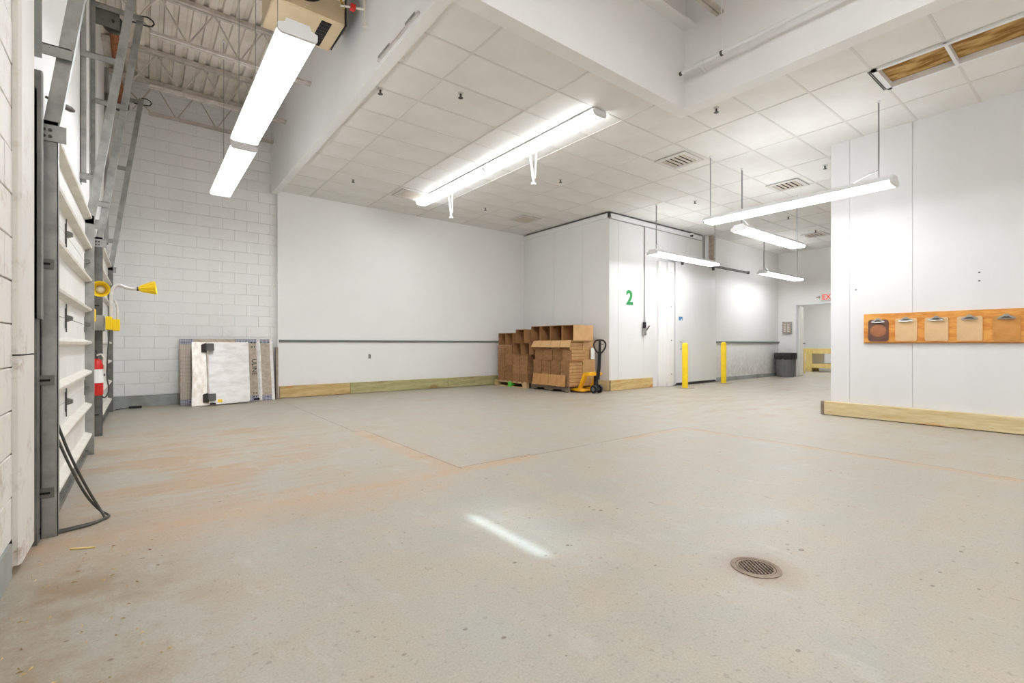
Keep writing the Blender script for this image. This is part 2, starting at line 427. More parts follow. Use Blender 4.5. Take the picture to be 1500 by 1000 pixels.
def tag(o, label, cat, group=None, kind=None):
    o['label'] = label; o['category'] = cat
    if group: o['group'] = group
    if kind: o['kind'] = kind
    return o
def thing(name, loc, label, cat, group=None):
    o = bpy.data.objects.new(name, None); o.empty_display_size = 0.1; COL.objects.link(o); place(o, Vector(loc), None)
    return tag(o, label, cat, group)
def struct(o, label=None):
    o['kind'] = 'structure'
    if label: o['label'] = label
    return o
def sempty(name, loc, label=None):
    o = bpy.data.objects.new(name, None); o.empty_display_size = 0.1; COL.objects.link(o); place(o, Vector(loc), None)
    return struct(o, label)
def copy_tree(o, loc, label=None, rz=0.0):
    def rec(src, par):
        c = src.copy(); COL.objects.link(c)
        if par is not None: c.parent = par
        for ch in [q for q in bpy.data.objects if q.parent == src]: rec(ch, c)
        return c
    r = rec(o, None); r.location = loc; r.rotation_euler.z = rz; WL[r.name] = Vector(loc)
    if label: r['label'] = label
    return r
def inst(src, c, parent):
    """another piece that shares its mesh with src"""
    o = src.copy(); COL.objects.link(o); place(o, c, parent); return o
def text_mesh(name, body, size, m, rot, loc, parent=None, depth=0.002, align='LEFT', sx=1.0, bold=0.0):
    cu = bpy.data.curves.new(name, 'FONT'); cu.body = body; cu.size = size; cu.extrude = depth; cu.align_x = align
    cu.resolution_u = 3; cu.offset = bold
    ob = bpy.data.objects.new(name, cu); COL.objects.link(ob)
    bpy.context.view_layer.update()
    me = bpy.data.meshes.new_from_object(ob); bpy.data.objects.remove(ob)
    R = Matrix(rot).to_3x3()
    for v in me.vertices: v.co = R @ Vector((v.co.x * sx, v.co.y, v.co.z))
    me.materials.clear(); me.materials.append(M[m])
    o = bpy.data.objects.new(name, me); COL.objects.link(o); place(o, Vector(loc), parent); return o

# ================================================================== SETTING
CEIL = 4.05; DECK = 5.50
WU = -0.48          # left wall face
BV = 10.22          # block wall face
OU, OV = 1.975, 3.366   # inner faces of the bulkheads
RU = 5.345
RW = 8.16           # right wall face
CU, CV = 8.28, 7.09 # cooler box faces
EW = 16.7           # end wall
NEARV = -4.0

# ---- floor with a hole for the drain
DR = (2.31, 1.075); DRR = 0.088
bm = bmesh.new()
outer = [bm.verts.new(p) for p in ((-0.75, NEARV - .2, 0), (23.2, NEARV - .2, 0), (23.2, 10.5, 0), (-0.75, 10.5, 0))]
ring = [bm.verts.new((DR[0] + DRR * math.cos(2 * PI * k / 32), DR[1] + DRR * math.sin(2 * PI * k / 32), 0)) for k in range(32)]
es = [bm.edges.new((outer[i], outer[(i + 1) % 4])) for i in range(4)] + [bm.edges.new((ring[i], ring[(i + 1) % 32])) for i in range(32)]
bmesh.ops.triangle_fill(bm, use_beauty=True, edges=es)
for f in list(bm.faces):
    c = f.calc_center_median()
    if (c.x - DR[0]) ** 2 + (c.y - DR[1]) ** 2 < (DRR * 0.97) ** 2 and all((v.co.xy - Vector(DR)).length < DRR * 1.01 for v in f.verts): bm.faces.remove(f)
bmesh.ops.recalc_face_normals(bm, faces=bm.faces)
for f in bm.faces:
    if f.normal.z < 0: f.normal_flip()
me = bpy.data.meshes.new('floor'); bm.to_mesh(me); bm.free(); me.materials.append(M['floor'])
o = bpy.data.objects.new('floor', me); COL.objects.link(o); WL['floor'] = Vector((0, 0, 0)); struct(o)

# ---- walls
D1 = (3.62, 6.14); D2 = (7.25, 9.78); DH = 2.47
m = MB()
m.box(WU - .25, WU - .012, NEARV, D1[0], 0, DECK + .1)
wl = struct(m.build('wall_left', 'mortar_near'))
m = MB(); m.box(WU - .25, WU, D1[1], D2[0], 0, DECK + .1); m.box(WU - .25, WU, D2[1], BV + .2, 0, DECK + .1)
m.box(WU - .25, WU, D1[0], D1[1], DH, DECK + .1); m.box(WU - .25, WU, D2[0], D2[1], DH, DECK + .1)
struct(m.build('wall_left_dock', 'upper'))
# concrete blocks of the near left wall, up to the door jamb
bh, bl, g = 0.2, 0.4, 0.006
def block_row(parent, axis, a0, a1, z0, ncourse, face, depth, m, outward, off0=0.0):
    shared = {}
    for c in range(ncourse):
        z = z0 + c * bh; a = a0 - (bl / 2 if c % 2 else 0) - off0
        while a < a1 - 0.01:
            s0 = max(a, a0); s1 = min(a + bl, a1); a += bl
            if s1 - s0 < 0.05: continue
            L = round(s1 - s0 - (.003 if outward < 0 else g), 4); key = L
            jit = random.uniform(-0.0015, 0.0015)
            if axis == 'V': ctr = (face - outward * depth / 2 + jit, (s0 + s1) / 2, z + g / 2)
            else: ctr = ((s0 + s1) / 2, face - outward * depth / 2 + jit, z + g / 2)
            if key not in shared:
                q = MB()
                if axis == 'V': q.box(ctr[0] - depth / 2, ctr[0] + depth / 2, ctr[1] - L / 2, ctr[1] + L / 2, ctr[2], ctr[2] + bh - g)
                else: q.box(ctr[0] - L / 2, ctr[0] + L / 2, ctr[1] - depth / 2, ctr[1] + depth / 2, ctr[2], ctr[2] + bh - g)
                shared[key] = q.build('block', m, parent, bevel=0.003)
            else: inst(shared[key], ctr, parent)
block_row(wl, 'V', 0.7, 3.16, 0.16, 14, WU, 0.03, 'block_near', 1, 0.1)
m = MB(); m.box(WU - .012, WU + .004, NEARV, .7, 0, DECK)
m.box(WU - .012, WU, .7, D1[0], 2.96, DECK)
m.build('plain_upper_face', 'block_near', wl)
q = MB(); q.box(WU - .012, WU + .008, .7, 3.10, 0, 0.16); q.build('grey_painted_base', 'greyband', wl)

m = MB(); m.box(WU - .3, OU + .2, BV + .012, BV + .25, 0, DECK + .1)
wb = struct(m.build('wall_back', 'mortar'))
block_row(wb, 'U', WU, OU + .12, 0.19, 27, BV, 0.03, 'block', -1, 0.17)
m = MB(); m.box(WU, OU + .12, BV - .02, BV + .02, 0, 0.185); struct(m.build('baseboard_back', 'greyband'))
m = MB(); m.box(2.07, CU + .3, 10.12, BV + .25, 0, CEIL + .3); struct(m.build('wall_rear', 'white'))

# bulkheads round the raised bay
m = MB(); m.box(OU, OU + .115, OV + .16, BV, CEIL - .05, DECK + .05); struct(m.build('wall_bulkhead_left', 'upper'))
m = MB(); m.box(OU, RU + .18, OV, OV + .16, CEIL - .05, DECK + .05); struct(m.build('wall_bulkhead_front', 'upper'))
m = MB(); m.box(RU, RU + .18, NEARV, OV, CEIL - .05, DECK + .05); struct(m.build('wall_bulkhead_right', 'upper'))
# right wall: insulated panels
m = MB(); m.box(RW + .012, RW + .14, NEARV, 2.688, 0, CEIL + .1); wr = struct(m.build('wall_right', 'panelgap'))
edges = [2.69, 2.447, 1.730, 0.58, -0.57, -1.72, -2.87, NEARV]
for a, b in zip(edges[:-1], edges[1:]):
    q = MB(); q.box(RW, RW + .012, b + .002, a - .002, 0.0, CEIL + .02); q.build('panel', 'panel', wr)
m = MB(); m.box(RW + .14, EW, 2.53, 2.69, 0, CEIL + .1); struct(m.build('wall_aisle', 'panel_v'))
m = MB(); m.box(WU - .25, RW + .14, NEARV - .2, NEARV, 0, DECK + .1); struct(m.build('wall_near', 'upper'))
# cooler box
m = MB(); m.box(CU + .012, CU + .12, CV + .012, 10.15, 0, CEIL - .02)
m.box(CU + .012, 12.3, CV + .012, CV + .12, 0, CEIL - .02)
wc = struct(m.build('wall_cooler', 'panelgap'))
vs_ = [CV, 7.917, 8.895, 10.12]
for a, b in zip(vs_[:-1], vs_[1:]):
    q = MB(); q.box(CU, CU + .012, a + .0025, b - .0025, 0, CEIL - .14); q.build('panel', 'panel_v', wc)
us = [CU, 8.585, 9.535, 10.46, 11.35, 12.15]
for a, b in zip(us[:-1], us[1:]):
    q = MB(); q.box(a + .0025, b - .0025, CV, CV + .012, 0, CEIL - .14); q.build('panel', 'panel_v', wc)
q = MB(); q.box(CU - .035, CU + .02, CV - .035, 10.12, CEIL - .15, CEIL - .045); q.box(CU - .035, 12.08, CV - .035, CV + .02, CEIL - .15, CEIL - .045)
q.build('top_cap', 'fixture', wc, bevel=0.006)
q = MB(); q.box(CU + .1, 12.4, CV + .1, 10.2, CEIL + .0, CEIL + .3); q.box(CU - .0, 12.4, CV + .0, 10.2, CEIL + .24, CEIL + .3); q.build('roof', 'panelgap', wc)  # unseen lid added to keep outside light out of the gap above
q = MB(); q.box(CU - .008, 12.08, CV - .012, CV + .01, CEIL - .17, CEIL - .15); q.build('cap_edge', 'panelgap', wc)
# wall beyond the cooler, end wall with a doorway, far room
m = MB(); m.box(12.3, EW + .2, 7.03, 7.3, 0, CEIL + .1); struct(m.build('wall_aisle_left', 'aislewall'))
m = MB(); m.box(12.62, EW, 7.0, 7.04, 0, 0.11); struct(m.build('baseboard_aisle', 'greyband'))
DV0, DV1, DZ = 4.6, 6.51, 2.34
m = MB(); m.box(EW, EW + .15, DV1, 7.3, 0, CEIL + .1); m.box(EW, EW + .15, 2.53, DV0, 0, CEIL + .1); m.box(EW, EW + .15, DV0, DV1, DZ, CEIL + .1)
struct(m.build('wall_end', 'aislewall'))
m = MB(); m.box(EW - .012, EW, DV1 + .005, 7.0, 0, 0.11); struct(m.build('baseboard_end', 'greyband'))
m = MB(); m.box(22.6, 22.8, 2.5, 10.3, 0, 3.2); m.box(EW + .15, 22.8, 10.1, 10.3, 0, 3.2); m.box(EW + .15, 22.8, 2.5, 2.6, 0, 3.2)
m.box(EW + .15, 22.8, 2.5, 10.3, 3.2, 3.3)
struct(m.build('wall_far_room', 'white'))

# ---- suspended ceiling: grid and tiles
ceil = sempty('ceiling', (5, 5, CEIL), 'suspended white ceiling of lay-in tiles')
UL = [2.667 - 1.193 + 1.193 * k for k in range(0, 14)]
VLn = [1.68 - 0.605 * 9 + 0.605 * k for k in range(0, 24)]
REG = [(OU + .115, RU + .18, OV + .16, 10.12), (RW + .012, CU, 2.69, 10.12), (RU + .18, RW + .012, NEARV, 10.12), (CU, EW, 2.69, CV)]
HOLE = (6.25, 6.86, 0.47, 1.68)
shared = {}
def tile_piece(u0, u1, v0, v1):
    if u1 - u0 < .012 or v1 - v0 < .012: return
    on = lambda x, L: .004 if any(abs(x - q) < .001 for q in L) else 0.0
    gu0, gu1, gv0, gv1 = on(u0, UL), on(u1, UL), on(v0, VLn), on(v1, VLn)
    u0, u1, v0, v1 = u0 + gu0, u1 - gu1, v0 + gv0, v1 - gv1
    key = (round(u1 - u0, 3), round(v1 - v0, 3)); c = ((u0 + u1) / 2, (v0 + v1) / 2, CEIL + (random.uniform(0.0, 0.002) if gu0 and gu1 else 0))
    if key not in shared:
        q = MB(); q.box(u0, u1, v0, v1, CEIL, CEIL + .016); shared[key] = q.build('ceiling_tile', 'tile', ceil)
    else: inst(shared[key], c, ceil)
for ri, (a0, a1, b0, b1) in enumerate(REG):
    ul = sorted([a0, a1] + [u for u in UL if a0 + .03 < u < a1 - .03]); vl = sorted([b0, b1] + [v for v in VLn if b0 + .03 < v < b1 - .03])
    for u0, u1 in zip(ul[:-1], ul[1:]):
        for v0, v1 in zip(vl[:-1], vl[1:]):
            if HOLE[0] - .05 < u0 < HOLE[1] and HOLE[2] - .03 < (v0 + v1) / 2 < HOLE[3] + .03 and ri == 2:
                tile_piece(HOLE[1], u1, v0, v1); continue
            tile_piece(u0, u1, v0, v1)
    for u in ul[1:-1]:
        q = MB(); q.box(u - .012, u + .012, b0, b1, CEIL - .005, CEIL + .03); q.build('grid_runner', 'grid', ceil)
    for v in vl[1:-1]:
        q = MB()
        if ri == 2 and HOLE[2] + .1 < v < HOLE[3] - .1: q.box(a0, HOLE[0], v - .012, v + .012, CEIL - .004, CEIL + .03); q.box(HOLE[1], a1, v - .012, v + .012, CEIL - .004, CEIL + .03)
        else: q.box(a0, a1, v - .012, v + .012, CEIL - .004, CEIL + .03)
        q.build('grid_runner', 'grid', ceil)
q = MB()
for a0, a1, b0, b1 in REG: q.box(a0, a1, b0, b1, CEIL + .22, CEIL + .25)
q.build('ceiling_back', 'deck', ceil)
# open ceiling frame that shows stained insulation
fr = struct(thing('ceiling_frame', (6.55, 1.07, CEIL), 'white open ceiling frame showing brown stained insulation', 'ceiling panel'))
del fr['kind']
x0, x1, y0, y1 = HOLE
q = MB(); q.box(x0, x0 + .045, y0, y1, CEIL - .025, CEIL + .06); q.box(x1 - .045, x1, y0, y1, CEIL - .025, CEIL + .06)
q.box(x0, x1, y1 - .05, y1, CEIL - .025, CEIL + .06); q.box(x0, x1, y0, y0 + .05, CEIL - .025, CEIL + .06); q.build('frame', 'fixture', fr)
q = MB(); q.box(x0, x1, 1.062, 1.09, CEIL - .022, CEIL + .06); q.build('cross_bar', 'fixture', fr)
for a, b in ((y0 + .05, 1.062), (1.09, y1 - .05)):
    q = MB(); q.box(x0 + .045, x1 - .045, a, b, CEIL + .04, CEIL + .055); q.build('insulation', 'insul', fr)
q = MB(); q.box(x0 + .02, x1 - .0, y1 + .012, y1 + .02, CEIL - .014, CEIL - .006); q.box(x0 + .02, x1 - .0, y1 + .03, y1 + .036, CEIL - .014, CEIL - .006); q.build('track_wire', 'dsteel', fr)

# ---- roof deck and joists of the raised bay
m = MB(); per = 0.152; u = WU - .1; poly = []
while u < RU + .2:
    poly += [(u, DECK + .038), (u + .04, DECK + .038), (u + .052, DECK), (u + .135, DECK), (u + .147, DECK + .038)]; u += per
top = [(p[0], DECK + .06) for p in (poly[-1], poly[0])]
o_ = len(m.v)
for a, b in zip(poly[:-1], poly[1:]):
    i = len(m.v); m.v += [(a[0], NEARV, a[1]), (b[0], NEARV, b[1]), (b[0], BV + .1, b[1]), (a[0], BV + .1, a[1])]; m.f.append((i, i + 1, i + 2, i + 3))
m.box(WU - .2, RU + .2, NEARV, BV + .2, DECK + .05, DECK + .08)
struct(m.build('ceiling_deck', 'deck'))
def joist(V, u1, label):
    j = thing('roof_joist', ((WU + u1) / 2, V, 4.93), label, 'joist', 'open web roof joists')
    q = MB(); q.box(WU, u1, V - .055, V - .008, DECK - .05, DECK - .002); q.box(WU, u1, V + .008, V + .055, DECK - .05, DECK - .002); q.build('top_chord', 'joist', j)
    q = MB(); q.box(WU + .55, u1, V - .045, V - .008, 4.93, 4.965); q.box(WU + .55, u1, V + .008, V + .045, 4.93, 4.965); q.build('bottom_chord', 'joist', j)
    n = max(2, int(round((u1 - WU - .1) / 0.62))); st = (u1 - WU - .1) / n; pts = []
    for k in range(n + 1):
        x = WU + .05 + k * st
        pts.append((x, 5.46)) 
        if k < n: pts.append((x + st / 2, 4.95))
    for a, b in zip(pts[:-1], pts[1:]):
        if a[0] < WU + .1 and b[1] < 5: b = (WU + .60, 4.95)
        q = MB(); q.tube([(a[0], V, a[1]), (b[0], V, b[1])], 0.0095, 6); q.build('web', 'joist', j, smooth=True)
JV = [10.05, 9.0, 7.45, 5.95, 4.45]
JL = ['painted roof joist close to the block wall', 'painted roof joist second from the block wall', 'painted roof joist third from the block wall',
      'painted roof joist above the beige unit heater', 'painted roof joist just beyond the front bulkhead']
for V, L in zip(JV, JL): joist(V, OU, L)
joist(2.9, RU, 'long roof joist ending at the right bulkhead near the pipe')
for V, L in ((1.4, 'roof joist over the camera bay'), (-0.1, 'roof joist above the near bay lights'), (-1.6, 'roof joist toward the near wall'), (-3.1, 'last roof joist before the near wall')): joist(V, RU, L)
# steel girder along the right bulkhead, its flange just below the joists
gd = thing('roof_girder', (4.0, OV - .1, 4.97), 'white painted steel girder along the front bulkhead', 'girder')
q = MB(); q.box(OU, RU, OV - .16, OV, 4.97, 4.99); q.build('flange', 'upper', gd)
q = MB(); q.box(OU, RU, OV - .012, OV, 4.99, DECK); q.build('web', 'upper', gd)

# ================================================================== DOCK DOORS
def dock_door(n, V0, V1, label, near):
    d = sempty('door_%d' % n, (WU, (V0 + V1) / 2, 0), label)
    joints = [0.055, 0.655, 1.25, 1.85, 2.45]
    for a, b in zip(joints[:-1], joints[1:]):
        q = MB(); q.box(-.478, -.440, V0 + .01, V1 - .01, a + .003, b - .003)
        p = q.build('door_section', 'doorwhite', d)
        for zz in (a + .15, b - .165):
            s = MB(); s.prism([(-.440, -.035), (-.392, -.020), (-.388, -.003), (-.392, .004), (-.440, .022)], 1, V0 + .03, V1 - .03)
            for i, v in enumerate(s.v): s.v[i] = (v[0], v[1], v[2] + zz)
            s.build('strut', 'strut', p)
    for z in joints[1:-1]:
        for V in (V0 + .1, (V0 + V1) / 2 - .25, V1 - .1):
            q = MB(); q.box(-.440, -.434, V - .03, V + .03, z - .07, z + .07); q.prism([(-.440, z - .028), (-.400, z - .012), (-.400, z + .012), (-.440, z + .028)], 1, V - .022, V + .022)
            h = q.build('hinge', 'galvdark', d)
        V = (V0 + V1) / 2 - .25
        q = MB(); q.tube([(-.430, V - .05, z - .1), (-.430, V - .05, z + .1)], .004, 6); q.build('hinge_rod', 'dsteel', d)
    q = MB(); q.box(-.485, -.415, V0 + .01, V1 - .01, .018, .05); q.box(-.440, -.432, V0 + .01, V1 - .01, .05, .10); q.build('bottom_rail', 'galvdark', d)
    for k in range(9):
        q = MB(); V = V0 + .15 + k * (V1 - V0 - .3) / 8; q.lathe((-.432, V, .075), [(.007, 0), (.007, .008)], 8, 0); q.build('bolt', 'galv', d)
    for V, sgn in ((V0, -1), (V1, 1)):
        # vertical channel, then the inclined run up towards the roof
        t0, t1 = (V - .005, V + .045) if sgn < 0 else (V - .045, V + .005)
        q = MB(); q.box(-.445, -.375, t0, t0 + .004 if sgn < 0 else t1, 0, 2.30)
        if sgn < 0: q.box(-.379, -.375, t0, t1, 0, 2.30); q.box(-.445, -.441, t0, t1, 0, 2.30)
        tr = q.build('track', 'galv' if near else 'galvdark', d)
        top = 5.02
        q = MB(); q.bar((-.41, (t0 + t1) / 2, 2.22), (-.025, (t0 + t1) / 2, top), .05, .066, (0, 0, 1) if False else (1, 0, 0)); q.build('inclined_track', 'galv', d)
        # angle iron on the jamb, clips that hold the track
        a0, a1 = (V - .115, V - .035) if sgn < 0 else (V + .035, V + .115)
        q = MB(); q.box(WU, WU + .035, a0, a1, 0, 2.42); q.box(WU, WU + .012, min(a0, V), max(a1, V), 0, 2.40); q.build('angle_iron', 'galvdark', d)
        for z in (.22, .84, 1.48):
            q = MB(); q.box(WU + .005, -.390, t0 - .012 if sgn < 0 else t1, t0 if sgn < 0 else t1 + .012, z, z + .055)
            cl = q.build('clip', 'galvdark', d)
            q = MB(); q.box(-.45, -.405, t0 - .0135 if sgn < 0 else t1 + .012, t0 - .012 if sgn < 0 else t1 + .0135, z + .022, z + .034); q.build('slot', 'slotdark', cl)
        q = MB(); q.box(WU + .005, -.340, t0 - .012 if sgn < 0 else t1, t0 if sgn < 0 else t1 + .012, 2.185, 2.275); cl = q.build('splice_plate', 'galv', d)
        for bu in (-.43, -.405):
            for bz in (2.21, 2.245):
                q = MB(); q.lathe((bu, t0 - .02 if sgn < 0 else t1 + .012, bz), [(.008, 0), (.008, .009)], 8, 1); q.build('bolt', 'dsteel', cl)
        # wall angle above and the horizontal struts out to the inclined run
        q = MB(); q.box(WU, WU + .006, a0 - .02, a1, 2.62, 5.40); q.box(WU, WU + .045, a0 - .02 if sgn > 0 else a1 - .006, a0 - .014 if sgn > 0 else a1, 2.62, 5.40)
        q.build('wall_angle', 'galv', d)
        for z in (2.68, 3.86, 4.97):
            ue = -.41 + (z - 2.22) * .1375 + .03
            q = MB(); yy = (a1 + .004) if sgn < 0 else (a0 - .03)
            q.box(WU, ue, yy - .004, yy + .004, z - .03, z + .03); q.box(WU, ue, yy - .004, yy + .03, z + .024, z + .03); q.build('brace', 'galv', d)
        # sprung bumper strap at the top of the run
        vc = (t0 + t1) / 2
        path = [(-.03, vc, 5.03), (.04, vc, 5.045), (.09, vc, 5.02), (.105, vc, 4.985), (.08, vc, 4.945), (.02, vc, 4.935), (-.12, vc, 4.93)]
        q = MB()
        for a, b in zip(path[:-1], path[1:]): q.bar(a, b, .03, .008, (0, 1, 0)) if False else q.tube([a, b], .008, 6)
        q.build('bumper_strap', 'black', d, smooth=True)
    # counterbalance: shaft, drums, springs and end plates
    q = MB(); q.tube([(-.28, V0 - .05, 4.84), (-.28, V1 + .05, 4.84)], .0127, 10); q.build('shaft', 'dsteel', d, smooth=True)
    for V in (V0 + .02, V1 - .08):
        q = MB(); q.lathe((-.28, V, 4.84), [(.04, 0), (.105, .004), (.10, .012), (.085, .02), (.085, .045), (.105, .055), (.03, .06)], 24, 1); q.build('cable_drum', 'dsteel', d, smooth=True)
        e = V - .03 if V < (V0 + V1) / 2 else V + .07
        q = MB(); q.box(WU, -.22, e, e + .006, 4.76, 4.99); q.build('end_plate', 'galvdark', d)
    for a, b in ((V0 + .16, V0 + 1.05), (V1 - 1.05, V1 - .16)):
        q = MB(); k = 60; prof = []
        for i in range(k + 1): prof.append((.043 + (.004 if i % 2 else 0), (b - a) * i / k))
        q.lathe((-.28, a, 4.84), prof, 14, 1); q.build('spring', 'rust', d)
    return d
dock_door(1, D1[0] + .02, D1[1] - .02, 'nearer white sectional dock door with inclined tracks', True)
dock_door(2, D2[0] + .02, D2[1] - .02, 'farther white sectional dock door beside the block wall', False)
m = MB(); m.prism([(WU, 3.15), (WU, 3.50), (WU + .02, 3.50), (WU + .03, 3.485), (WU + .03, 3.165), (WU + .02, 3.15)], 2, 1.02, 5.3)
m.prism([(WU, 3.15), (WU, 3.50), (WU + .02, 3.50), (WU + .03, 3.485), (WU + .03, 3.165), (WU + .02, 3.15)], 2, .04, 1.012)
struct(m.build('trim_1', 'jamb'))
# lock bolt poking from the track
t = thing('slide_bolt', (-.40, 3.75, 2.46), 'small grey steel bolt on the near door track', 'bolt')
q = MB(); q.tube([(-.44, 3.75, 2.47), (-.36, 3.78, 2.45)], .008, 8); q.build('rod', 'dsteel', t, smooth=True)
q = MB(); q.tube([(-.37, 3.776, 2.452), (-.335, 3.79, 2.443), (-.32, 3.796, 2.44)], [.016, .016, .007], 10); q.build('tip', 'galvdark', t, smooth=True)
t = thing('door_cable_clip', (WU + .03, 3.57, 2.0), 'tall grey cover strip beside the near door track', 'strip')
q = MB(); q.box(WU, WU + .05, 3.525, 3.57, 1.2, 2.52); q.build('cover', 'galvdark', t)
q = MB(); q.box(WU + .05, WU + .055, 3.53, 3.565, 1.2, 2.52); q.build('lip', 'galv', t)

# ================================================================== LAMPS
def fixture(c, axis, L, rods, label, top=CEIL, loops=True, rodr=.008, group='hanging fluorescent lights'):
    cx_, cy_, z = c
    def P(a, b, zz): return (cx_ + b, cy_ + a, zz) if axis == 1 else (cx_ + a, cy_ - b, zz)
    def poly3(m, poly, a0, a1):
        n = len(poly); o = len(m.v)
        m.v += [P(a0, b, z + h) for b, h in poly] + [P(a1, b, z + h) for b, h in poly]
        m.f.append(tuple(o + i for i in range(n))); m.f.append(tuple(o + n + i for i in reversed(range(n))))
        for i in range(n):
            j = (i + 1) % n; m.f.append((o + i, o + n + i, o + n + j, o + j))
    t = thing('fluorescent_light', c, label, 'light', group)
    h = L / 2
    q = MB(); poly3(q, [(-.135, .016), (.135, .016), (.135, .035), (.092, .05), (.08, .082), (-.08, .082), (-.092, .05), (-.135, .035)], -h + .03, h - .03)
    q.build('housing', 'fixture', t)
    for s in (-1, 1):
        q = MB(); poly3(q, [(-.130, .018), (-.130, -.006), (-.112, -.022), (-.02, -.018), (.02, -.018), (.112, -.022), (.130, -.006), (.130, .018)], s * .004, s * (h - .03))
        q.build('lens', 'lens', t)
        q = MB(); poly3(q, [(-.137, -.008), (-.115, -.024), (.115, -.024), (.137, -.008), (.138, .037), (.094, .052), (.082, .085), (-.082, .085), (-.094, .052), (-.138, .037)], s * (h - .03), s * h)
        q.build('end_cap', 'fixture', t)
    q = MB(); poly3(q, [(-.055, .0825), (.055, .0825), (.055, .086), (-.055, .086)], -h + .15, h - .15); q.build('added_uplight_strip', 'added_uplight', t)  # glowing strip added on top to lift the ceiling, hidden from below
    for a, b in rods:
        q = MB(); q.tube([P(a, b, z + .08), P(a, b, top - .02)], rodr, 6); q.build('hanger_rod', 'cable', t, smooth=True)
        q = MB(); p = P(a, b, top - .02); q.lathe(p, [(.02, 0), (.02, .02)], 10); q.build('ceiling_cup', 'fixture', t)
    if loops:
        a, b = rods[-1]
        pts = [P(a, b, top - .04), P(a + .005, b + .012, z + .45), P(a - .02, b + .015, z + .24), P(a - .12, b + .01, z + .15), P(a - .35, b + .0, z + .12), P(a - .55, b, z + .14), P(a - .66, b, z + .09)]
        if a < 0: pts = [P(a + (a - (p_[1 - 0] if 0 else 0)) * 0, b, top - .04)] and [P(a, b + .012, top - .04), P(a, b + .012, z + .3), P(a + .02, b + .012, z + .2), P(a + .12, b, z + .17), P(a + .24, b, z + .12), P(a + .28, b, z + .08)]
        q = MB(); q.tube(smooth_path(pts), .006, 6); q.build('power_cord', 'cable', t, smooth=True)
    return t
def smooth_path(pts, n=6):
    pts = [Vector(p) for p in pts]; out = []
    for i in range(len(pts) - 1):
        p0 = pts[max(i - 1, 0)]; p1 = pts[i]; p2 = pts[i + 1]; p3 = pts[min(i + 2, len(pts) - 1)]
        for k in range(n):
            s = k / n
            out.append(0.5 * ((2 * p1) + (p2 - p0) * s + (2 * p0 - 5 * p1 + 4 * p2 - p3) * s * s + (3 * p1 - p0 - 3 * p2 + p3) * s ** 3))
    out.append(pts[-1]); return out

fixture((.90, 4.90, 3.35), 1, 2.36, [(-.5, 0), (.5, 0)], 'large lit fluorescent light hanging closest to the dock doors', DECK, False, .004)
fixture((.93, 7.38, 3.35), 1, 2.20, [(-.7, 0), (.7, 0)], 'lit fluorescent light hanging before the block wall', DECK, False, .004)
fixture((7.14, 2.88, 3.0), 1, 2.42, [(1.15, 0), (-1.04, 0)], 'long lit light hanging by the clipboard wall')
fixture((9.15, 3.98, 3.0), 0, 2.42, [(1.14, 0), (-1.10, 0)], 'lit light hanging in the aisle, second nearest')
fixture((9.86, 6.17, 3.0), 0, 2.55, [(1.18, .05), (-1.2, .05)], 'lit light hanging before the cooler sliding door')
fixture((14.55, 6.04, 3.0), 0, 2.40, [(1.1, 0), (-1.1, 0)], 'farthest lit light hanging near the exit doorway')
# lights of the near bay and of the far room, outside the picture; the high pair and one far-room light are added
fixture((.95, -1.9, 3.35), 1, 2.4, [(-.7, 0), (.7, 0)], 'lit fluorescent light behind the camera by the dock wall', DECK, False, .004)
fixture((3.6, -2.2, 3.35), 1, 2.4, [(-.7, 0), (.7, 0)], 'lit fluorescent light behind the camera mid bay', DECK, False, .004)
fixture((3.1, 0.9, 4.80), 1, 2.4, [(-.7, 0), (.7, 0)], 'unseen added fluorescent light high above the camera mid bay', DECK, False, .004)  # no known fixture; put here to light the bulkhead faces
fixture((1.0, 0.2, 4.80), 1, 2.4, [(-.7, 0), (.7, 0)], 'unseen added fluorescent light high above the camera by the dock wall', DECK, False, .004)  # second of the added high pair, also for the bulkhead faces
fixture((6.6, -1.6, 3.0), 1, 2.4, [(-.7, 0), (.7, 0)], 'lit light behind the camera by the right wall')
fixture((18.6, 6.0, 2.9), 1, 2.4, [(-.7, 0), (.7, 0)], 'unseen lit light added just inside the far room', 3.2, False)  # extra unseen lamp that brightens the far room
fixture((20.6, 6.4, 2.9), 1, 2.4, [(-.7, 0), (.7, 0)], 'lit light of the far room', 3.2, False)

def strip_light(V0, V1, U, label):
    z = CEIL - .105
    t = thing('ceiling_strip_light', (U, (V0 + V1) / 2, z), label, 'light', 'strip lights on the ceiling')
    q = MB(); q.prism([(U - .119, CEIL - .012), (U - .119, CEIL - .034), (U + .119, CEIL - .034), (U + .119, CEIL - .012)], 1, V0, V1); q.build('housing', 'fixture', t)
    for a, b in ((V0 + .012, (V0 + V1) / 2 - .003), ((V0 + V1) / 2 + .003, V1 - .012)):
        q = MB(); q.prism([(U - .12, CEIL - .034), (U - .12, CEIL - .06), (U - .10, CEIL - .088), (U - .06, z + .004), (U + .06, z + .004), (U + .10, CEIL - .088), (U + .12, CEIL - .06), (U + .12, CEIL - .034)], 1, a, b)
        q.build('lens', 'lens', t)
    for a, b in ((V0, V0 + .012), (V1 - .012, V1)):
        q = MB(); q.prism([(U - .125, CEIL - .034), (U - .125, CEIL - .062), (U - .104, CEIL - .092), (U - .06, z), (U + .06, z), (U + .104, CEIL - .092), (U + .125, CEIL - .062), (U + .125, CEIL - .034)], 1, a, b)
        q.build('end_cap', 'fixture', t)
strip_light(4.07, 6.52, 4.58, 'nearer lit strip light mounted on the tile ceiling')
strip_light(6.54, 8.98, 4.58, 'farther lit strip light mounted on the tile ceiling')
